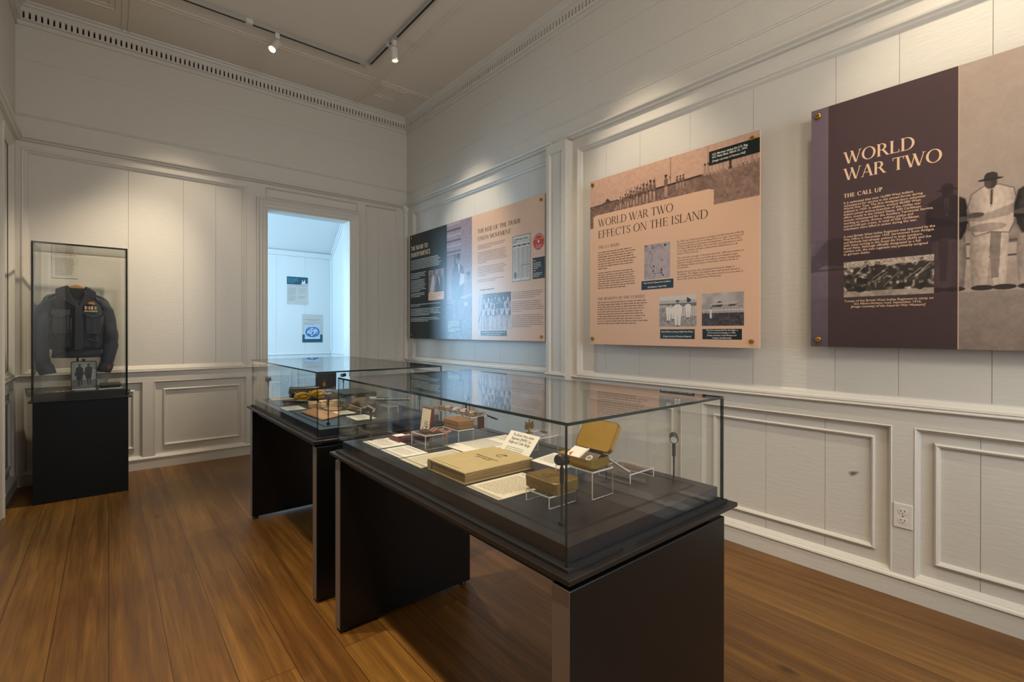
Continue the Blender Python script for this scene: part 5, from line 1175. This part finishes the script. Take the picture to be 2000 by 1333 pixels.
mb = MB(); mb.prism([(.026, .060), (.044, .060), (.046, .078), (.040, .090), (.030, .090), (.024, .078)], 0, .008, M=basis((1, 0, 0), (0, 0, 1), (0, -1, 0), (0, -.002, 0))); pl = mb.build('padlock', BRASS, t)
mb = MB(); mb.tube([(.030, -.006, .088), (.030, -.006, .100), (.035, -.006, .106), (.040, -.006, .100), (.040, -.006, .088)], .0018, 8); mb.build('shackle', BRASS, pl)
t = thing('leather_cup', 'small dark brown leather cup beside the ball of twine', 'cup', (1.115, 3.11, ZF))
mb = MB(); mb.tube([(0, 0, 0), (0, 0, .03), (.004, 0, .045)], [.035, .04, .034], 18); mb.build('cup_body', mat('dark_leather', '#4a2f22', .5, bump=.3), t)
# antique gun laid along clear stands
t = thing('antique_gun', 'antique grey gun with a wrapped brown grip on clear stands', 'gun', (1.155, 2.54, .8185))
GUN = mat('gunmetal', '#4d545a', .33, metal=.8)
ax = Vector((.235, -.185, 0)).normalized()
def gp(s, dz=0, side=0): v = ax*s; return (v.x-ax.y*side, v.y+ax.x*side, dz)
mb = MB(); mb.tube([gp(-.02, .004), gp(.03, .005), (gp(.031, .006)), gp(.155, .007), gp(.157, .007), gp(.165, .007)], [.013, .013, .0095, .008, .0105, .0105], 16); mb.build('barrel', GUN, t)
mb = MB(); mb.tube([gp(.152, .015), gp(.154, .024)], [.0022, .0012], 8); mb.build('front_sight', GUN, t)
mb = MB(); mb.tube([gp(-.075, .002), gp(-.05, .006), gp(-.015, .006)], [.012, .018, .016], 14); mb.build('receiver', GUN, t)
mb = MB(); mb.tube([gp(-.075, .003), gp(-.10, 0), gp(-.125, -.004), gp(-.15, -.012)], [.015, .021, .020, .012], 14); mb.build('wrapped_grip', mat('wrapped_cloth', '#6b5538', .8, var=.3, bump=.5), t)
mb = MB(); mb.tube([gp(-.085, -.012), gp(-.075, -.030), gp(-.05, -.034), gp(-.032, -.022), gp(-.03, -.008)], .0028, 8); mb.build('trigger_guard', GUN, t)
mb = MB(); mb.tube([gp(-.03, .020), gp(.05, .018)], .003, 8); mb.build('upper_rail', GUN, t)
t = thing('cloth_wrapping', 'loose tan cloth strap trailing below the gun grip', 'strap', (1.02, 2.615, ZF))
mb = MB(); mb.tube([(0, .06, .006), (.01, .03, .012), (.03, .0, .007), (.02, -.03, .012), (.05, -.05, .007)], [.006, .009, .007, .009, .005], 8); mb.build('strap', MATS['wrapped_cloth'], t)

# ================================================================== THE UNIFORM CASE AGAINST THE BACK WALL
t = thing('uniform_case', 'tall glass case on a black pedestal with a uniform jacket inside', 'display case', (0, 0, 0))
PX0, PX1, PY0, PY1 = -.402, .116, 4.672, 5.185
mb = MB(); mb.box(PX0, PY0, 0, PX1, PY1, .706); mb.build('pedestal', mat('pedestal_black', '#060606', .5, spec=.25), t, bevel=.002)
mb = MB(); mb.box(PX0-.022, PY0-.022, .7065, PX1+.022, PY1+.022, .716); mb.build('base_plate', PLATE, t, bevel=.0015)
mb = MB(); mb.box(PX0+.010, PY0+.012, .7165, PX1-.010, PY1-.012, .766); mb.build('deck', mat('uniform_deck', '#141518', .3), t, bevel=.001)
a, b, c, d, k, T2 = PX0-.006, PX1-.004, PY0-.002, PY1, .012, 1.823
pane('glass_panel', a, c, .7165, b, c+k, T2-k, 'y', t); pane('glass_panel', a, d-k, .7165, b, d, T2-k, 'y', t)
pane('glass_panel', a, c+k, .7165, a+k, d-k, T2-k, 'x', t); pane('glass_panel', b-k, c+k, .7165, b, d-k, T2-k, 'x', t)
pane('glass_lid', a, c, T2-k+.0005, b, d, T2, 'z', t)
mb = MB(); mb.box(b-.002, c-.004, .722, b+.010, c+.012, .742); mb.build('lock', BLACKM, t)
# sheet on the wall, standing in for text mirrored in the glass
t = thing('reflection_sheet', 'pale text sheet on the back wall, standing in for a reflection in the case glass', 'sheet', mw=MBK(-.345, 1.63, YB-.002+.025))
mb = MB(); mb.box(0, 0, 0, .155, .255, .0015, col=lin('#c9c3b8')); mb.build('sheet', PRINT, t)
for q in ((.012, .235, .13, 2, .012, .9), (.012, .195, .13, 2, .012, 1), (.018, .160, .12, 18, .0082, .7)):
    mb = MB(); wordbars(mb, *q[:5], lin('#6a655c'), .0019, int(q[1]*1000), q[5]); mb.build('printed_text', PRINT, t)
# ---- jacket
JX, JY = -.180, 4.92
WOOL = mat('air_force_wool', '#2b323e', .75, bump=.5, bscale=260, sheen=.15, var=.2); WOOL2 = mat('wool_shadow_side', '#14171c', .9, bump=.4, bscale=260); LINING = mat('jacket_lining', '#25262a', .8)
t = thing('uniform_jacket', 'blue-grey wool battledress jacket on a wooden hanger inside the glass case', 'jacket', (JX, JY, 0))
def soft(o, lv=3, disp=.010, size=.09):
    m = o.modifiers.new('subd', 'SUBSURF'); m.levels = lv; m.render_levels = lv
    if disp:
        tx = bpy.data.textures.get('folds%g' % size) or bpy.data.textures.new('folds%g' % size, 'CLOUDS'); tx.noise_scale = size; tx.noise_depth = 2
        m = o.modifiers.new('folds', 'DISPLACE'); m.texture = tx; m.strength = disp*1.5; m.mid_level = .5; m.texture_coords = 'LOCAL'
        t2 = bpy.data.textures.get('creases') or bpy.data.textures.new('creases', 'CLOUDS'); t2.noise_scale = .035; t2.noise_depth = 1
        m = o.modifiers.new('creases', 'DISPLACE'); m.texture = t2; m.strength = disp*.8; m.mid_level = .5; m.texture_coords = 'LOCAL'
    for p in o.data.polygons: p.use_smooth = True
def ringj(cx, z, rx, ry, n=24, e=2.6, cy=0):
    P = []
    for i in range(n):
        a = 2*math.pi*i/n; c, s = math.cos(a), math.sin(a)
        P.append((cx+rx*math.copysign(abs(c)**(2/e), c), cy+ry*math.copysign(abs(s)**(2/e), s), z))
    return P
mb = MB(); loft(mb, [ringj(0, 1.060, .138, .070), ringj(0, 1.068, .150, .082), ringj(0, 1.10, .158, .090), ringj(0, 1.18, .160, .088), ringj(0, 1.28, .162, .084), ringj(0, 1.37, .164, .076), ringj(.0, 1.425, .160, .066), ringj(0, 1.465, .130, .056), ringj(0, 1.495, .092, .050), ringj(0, 1.510, .066, .046)], cap0=False, cap1=False)
o = mb.build('body', WOOL, t); soft(o)
mb = MB(); loft(mb, [ringj(0, 1.004, .142, .070), ringj(0, 1.010, .145, .073), ringj(0, 1.055, .143, .073), ringj(0, 1.066, .139, .069)], cap0=False, cap1=False); o = mb.build('waistband', WOOL, t); soft(o, 2, .006)
# sleeves
for s, pts in ((-1, [(-.085, 0, 1.468, .030), (-.135, 0, 1.444, .043), (-.166, -.004, 1.395, .049), (-.182, -.010, 1.32, .050), (-.192, -.018, 1.22, .050), (-.199, -.026, 1.11, .048), (-.194, -.032, 1.015, .045), (-.180, -.036, .950, .043)]),
               (1, [(.085, 0, 1.462, .030), (.130, 0, 1.438, .043), (.156, -.004, 1.39, .049), (.172, -.010, 1.32, .050), (.186, -.018, 1.22, .050), (.195, -.026, 1.11, .048), (.188, -.032, 1.015, .045), (.170, -.036, .950, .043)])):
    mb = MB(); L = []
    for i, (x, y, z, r) in enumerate(pts):
        p0 = Vector(pts[max(0, i-1)][:3]); p1 = Vector(pts[min(len(pts)-1, i+1)][:3]); d = (p1-p0).normalized(); u = Vector((0, 1, 0)); u = (u-d*u.dot(d)).normalized(); v = d.cross(u)
        L.append([tuple(Vector((x, y, z))+(u*.95*math.cos(q)+v*math.sin(q))*r) for q in np.linspace(0, 2*math.pi, 17)[:-1]])
    loft(mb, L, cap0=True, cap1=False); o = mb.build('sleeve', WOOL, t); soft(o, 2, .014, .06)
    x, y, z, r = pts[-1]; dx = .022*(-s)
    mb = MB(); L = []
    for q, rr_ in ((0, r+.003), (.006, r+.005), (.06, r+.004), (.066, r+.002), (.062, r-.006)):
        L.append([(x+dx*q/.066+rr_*math.cos(a), y+rr_*.9*math.sin(a), z+.005-q+.18*(-s)*rr_*math.cos(a)) for a in np.linspace(0, 2*math.pi, 17)[:-1]])
    loft(mb, L, cap0=False, cap1=False); cf = mb.build('cuff', WOOL, o); soft(cf, 2, .005)
    if s > 0:
        mb = MB(); mb.tube([(x+.020, y-r*.86, z-.010), (x+.012, y-r*.90, z-.03), (x+.006, y-r*.9, z-.05)], [.010, .013, .008], 8); mb.build('worn_patch', mat('worn_cuff_lining', '#6f4a2c', .9, bump=.5), o)
def patch(name, pts, y0, thick, m, parent, sub=0, bev=.002):
    mb = MB(); P = [(x, z) for x, z in pts]; mb.prism(P, 0, thick, M=basis((1, 0, 0), (0, 0, 1), (0, -1, 0), (0, y0, 0))); return mb.build(name, m, parent, bevel=bev)
# open neck showing the lining, lapels, collar
patch('neck_lining', [(-.052, 1.522), (.040, 1.522), (.045, 1.47), (.020, 1.405), (.008, 1.392), (-.030, 1.44)], -.058, .006, LINING, t)
patch('lapel', [(-.042, 1.505), (-.028, 1.455), (.010, 1.388), (-.002, 1.376), (-.050, 1.412), (-.086, 1.432), (-.068, 1.452), (-.060, 1.480)], -.078, .008, WOOL, t, bev=.003)
patch('lapel', [(.046, 1.500), (.038, 1.462), (.012, 1.388), (.030, 1.384), (.074, 1.420), (.092, 1.436), (.072, 1.452), (.066, 1.478)], -.078, .008, WOOL, t, bev=.003)
patch('collar', [(-.046, 1.540), (-.072, 1.532), (-.116, 1.510), (-.118, 1.452), (-.078, 1.446), (-.052, 1.470), (-.044, 1.510)], -.070, .016, WOOL, t, bev=.005)
patch('collar', [(.048, 1.538), (.076, 1.524), (.108, 1.498), (.112, 1.446), (.078, 1.444), (.062, 1.468), (.050, 1.508)], -.070, .016, WOOL, t, bev=.005)
mb = MB(); mb.tube([(-.050, -.02, 1.532), (-.06, .02, 1.525), (0, .045, 1.528), (.058, .02, 1.522), (.050, -.02, 1.530)], [.012, .014, .015, .014, .012], 10); o = mb.build('collar_stand', WOOL, t); soft(o, 1, 0)
patch('front_placket', [(-.010, 1.390), (.030, 1.388), (.034, 1.20), (.030, 1.062), (-.014, 1.062), (-.012, 1.2)], -.090, .007, WOOL, t, bev=.003)
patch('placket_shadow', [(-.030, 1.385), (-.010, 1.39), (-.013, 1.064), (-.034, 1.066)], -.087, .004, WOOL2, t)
for s, cx in ((-1, -.088), (1, .094)):
    pk = patch('chest_pocket', [(cx-.044, 1.335), (cx+.044, 1.335), (cx+.046, 1.20), (cx+.036, 1.178), (cx-.036, 1.178), (cx-.046, 1.20)], -.084, .014, WOOL, t, bev=.006)
    patch('pocket_pleat', [(cx-.010, 1.32), (cx+.010, 1.32), (cx+.010, 1.182), (cx-.010, 1.182)], -.097, .003, WOOL, pk)
    mb = MB(); P = [(cx-.050, 1.358), (cx+.050, 1.358), (cx+.051, 1.322), (cx, 1.296), (cx-.051, 1.322)]
    mb.prism(P, 0, .008, M=basis((1, 0, 0), (0, .18, .98), (0, -.98, .18), (0, -.085-.18*1.358+.0, 1.358*.02))); mb.build('pocket_flap', WOOL, pk, bevel=.003)
for q in ([(-.150, -.062, 1.30), (-.135, -.078, 1.24), (-.140, -.080, 1.17), (-.120, -.080, 1.10)], [(-.040, -.086, 1.16), (-.06, -.086, 1.13), (-.10, -.084, 1.115)], [(.05, -.086, 1.155), (.08, -.086, 1.13), (.125, -.078, 1.12)], [(.148, -.060, 1.32), (.142, -.074, 1.25), (.150, -.068, 1.16)], [(-.03, -.088, 1.30), (-.036, -.090, 1.22), (-.032, -.090, 1.12)]):
    mb = MB(); mb.tube(q, [.003]+[.007]*(len(q)-2)+[.003], 8); o = mb.build('fold', WOOL, t, smooth=True)
for s in (-1, 1): patch('shoulder_strap', [(s*.075, 1.500), (s*.155, 1.452), (s*.158, 1.440), (s*.07, 1.484)], -.052, .010, WOOL, t, bev=.003)
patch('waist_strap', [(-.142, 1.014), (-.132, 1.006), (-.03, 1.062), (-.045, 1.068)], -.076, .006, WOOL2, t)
patch('waist_strap', [(.139, 1.060), (.06, 1.052), (.0, 1.024), (.01, 1.012), (.139, 1.030)], -.076, .008, WOOL, t)
# wings, ribbons and medals on the breast
mb = MB(); mb.prism([(.082+.021*math.cos(a), 1.404+.020*math.sin(a)) for a in np.linspace(-.15, 3.0, 12)], 0, .003, M=basis((1, 0, 0), (0, 0, 1), (0, -1, 0), (0, -.086, 0))); mb.build('wing_badge', mat('wing_gold', '#c58a35', .7), t)
RB = ['#b33a2c', '#d8cdb0', '#3d5a36', '#c9a23a', '#7a2320', '#e0dccf', '#a83a30', '#38512f', '#c8c2b4']
mb = MB()
for i in range(18): mb.box(.042+i*.0040, -.0995, 1.365, .042+i*.0040+.0040, -.096, 1.388, col=lin(RB[(i*5) % 9]))
mb.build('ribbon_bar', PRINT, t)
for i in range(6):
    x = .048+i*.0125; mb = MB(); mb.tube([(x, -.100, 1.352), (x, -.103, 1.352)], .0062, 12); mb.tube([(x, -.100, 1.352), (x, -.1035, 1.352)], .0032, 8)
    mb.build('medal', BRASS if i % 2 else SILV, t)
mb = MB(); mb.tube([(x, 0, z) for x, z in ((-.150, 1.462), (-.08, 1.498), (-.035, 1.520), (0, 1.545), (.035, 1.520), (.08, 1.496), (.145, 1.455))], [.008, .010, .013, .010, .013, .010, .008], 10); o = mb.build('hidden_arm', mat('hanger_wood', '#c08a52', .45), t)
t = thing('coat_hanger', 'pale wooden coat hanger showing at the neck of the jacket', 'hanger', (JX, JY, 0))
bpy.data.objects.remove(o)
mb = MB(); P = [(-.040, 1.522), (.040, 1.520), (.046, 1.528), (.014, 1.548), (0, 1.550), (-.014, 1.549), (-.046, 1.532)]
mb.prism(P, 0, .016, M=basis((1, 0, 0), (0, 0, 1), (0, -1, 0), (0, -.030, 0))); mb.build('wooden_arm', MATS['hanger_wood'], t, bevel=.004)
mb = MB(); mb.tube([(0, .02, .766), (0, .02, 1.545)], .006, 10); mb.build('stand_pole', BLACKM, t)
mb = MB(); mb.tube([(0, .02, .766), (0, .02, .770)], [.05, .05], 20); mb.build('stand_foot', BLACKM, t)
# ---- framed photograph and small things on the deck
t = thing('framed_photograph', 'black framed photo of two uniformed people walking, under the jacket', 'photograph', mw=MBK(-.212, .7668, 4.80))
BLK = BLACKM
mb = MB(); n = 10
def rrect_ring(mb, x0, y0, x1, y1, r, k, d0, d1):
    a = rr(x0, y0, x1, y1, r); b = rr(x0+k, y0+k, x1-k, y1-k, max(.001, r-k)); N = len(a)
    loft(mb, [[(x, y, d0) for x, y in a], [(x, y, d1) for x, y in a], [(x, y, d1) for x, y in b], [(x, y, d0) for x, y in b]], cap0=False, cap1=False)
rrect_ring(mb, 0, .010, .146, .214, .016, .0045, -.006, .004); mb.build('frame', BLK, t)
mb = MB(); mb.box(.003, .012, -.006, .143, .211, -.002); mb.build('backing', BLK, t)
def walkers(X, Y):
    n = vnoise(X, Y, 160, 33); g = .72+.06*(n-.5); g = np.where(Y < .075, .48+.2*(n-.5)+.15*(X-.07), g); g = np.where((Y > .15) & (X > .1) & (n > .55), .5, g)
    for cx, f, s in ((.048, .03, 1.0), (.098, .038, .96)):
        L = lambda pts: [(cx+a*s, f+b*s) for a, b in pts]
        g = np.where(poly_mask(X, Y, L([(-.016, .055), (.016, .055), (.022, .10), (.020, .130), (.008, .142), (-.008, .142), (-.020, .130), (-.022, .10)])), .16+.08*(n-.5), g)
        g = np.where(poly_mask(X, Y, L([(-.018, .06), (.018, .06), (.014, .045), (-.016, .045)])), .14, g)
        g = np.where(poly_mask(X, Y, L([(-.010, .05), (-.001, .05), (.001, .0), (-.006, -.004)])), .15, g); g = np.where(poly_mask(X, Y, L([(.004, .05), (.012, .05), (.016, .008), (.010, .006)])), .18, g)
        g = np.where(ell(X, Y, cx, f+.150*s, .0065, .009), .30, g); g = np.where(ell(X, Y, cx, f+.158*s, .008, .004), .15, g); g = np.where(ell(X, Y, cx-.022*s, f+.088*s, .006, .014), .2, g)
    return g
picture('photo', .0045, .014, .1415, .209, -.001, .0014, lambda X, Y: tone(walkers(X, Y), (.12, .12, .15), (.80, .82, .78)), t)
mb = MB(); mb.box(.068-.007, .211, -.004, .080, .230, .006); mb.build('clip', BLK, t)
mb = MB(); mb.box(.006, 0, -.010, .138, .012, .012); mb.build('stand_bar', mat('photo_stand', '#cfccc0', .4), t)
t = thing('miniature_medal_row', 'row of miniature medals with bright ribbons at the left of the case deck', 'medals', (-.345, 4.735, .7666))
for i in range(9):
    mb = MB()
    for q in range(3): mb.box(i*.0175+q*.0055, 0, .001, i*.0175+q*.0055+.0055, .030, .006, col=lin(RB[(i*2+q*4) % 9]))
    mb.build('ribbon', PRINT, t)
for i in range(9):
    mb = MB(); mb.tube([(i*.0175+.008, -.010, .001), (i*.0175+.008, -.010, .004)], .008, 12); mb.build('medal', BRASS if i % 3 else SILV, t)
t = thing('wing_brooch', 'small silver winged brooch at the left front of the case deck', 'brooch', (-.382, 4.72, .7666))
mb = MB(); mb.prism([(-.012, 0), (0, -.008), (.014, 0), (.010, .012), (-.006, .014)], .0, .006); mb.build('brooch_body', SILV, t, bevel=.001)
t = thing('swagger_stick_case', 'black tube lying on the right of the case deck', 'tube', (-.05, 4.79, .7666))
mb = MB(); mb.tube([(0, 0, .026), (.004, 0, .026), (.12, .02, .026)], [.017, .020, .020], 18); mb.build('tube_body', BLACKM, t)
mb = MB(); mb.box(-.005, -.034, 0, .13, .03, .006); mb.build('rest', mat('photo_stand', '#cfccc0', .4), t)
t = thing('silver_badge', 'silver winged badge in front of the black tube on the case deck', 'badge', (.015, 4.735, .7666))
mb = MB(); mb.prism([(-.03, .004), (-.008, -.004), (0, -.008), (.008, -.004), (.03, .004), (.012, .008), (0, .012), (-.012, .008)], 0, .004); mb.build('badge_body', SILV, t)
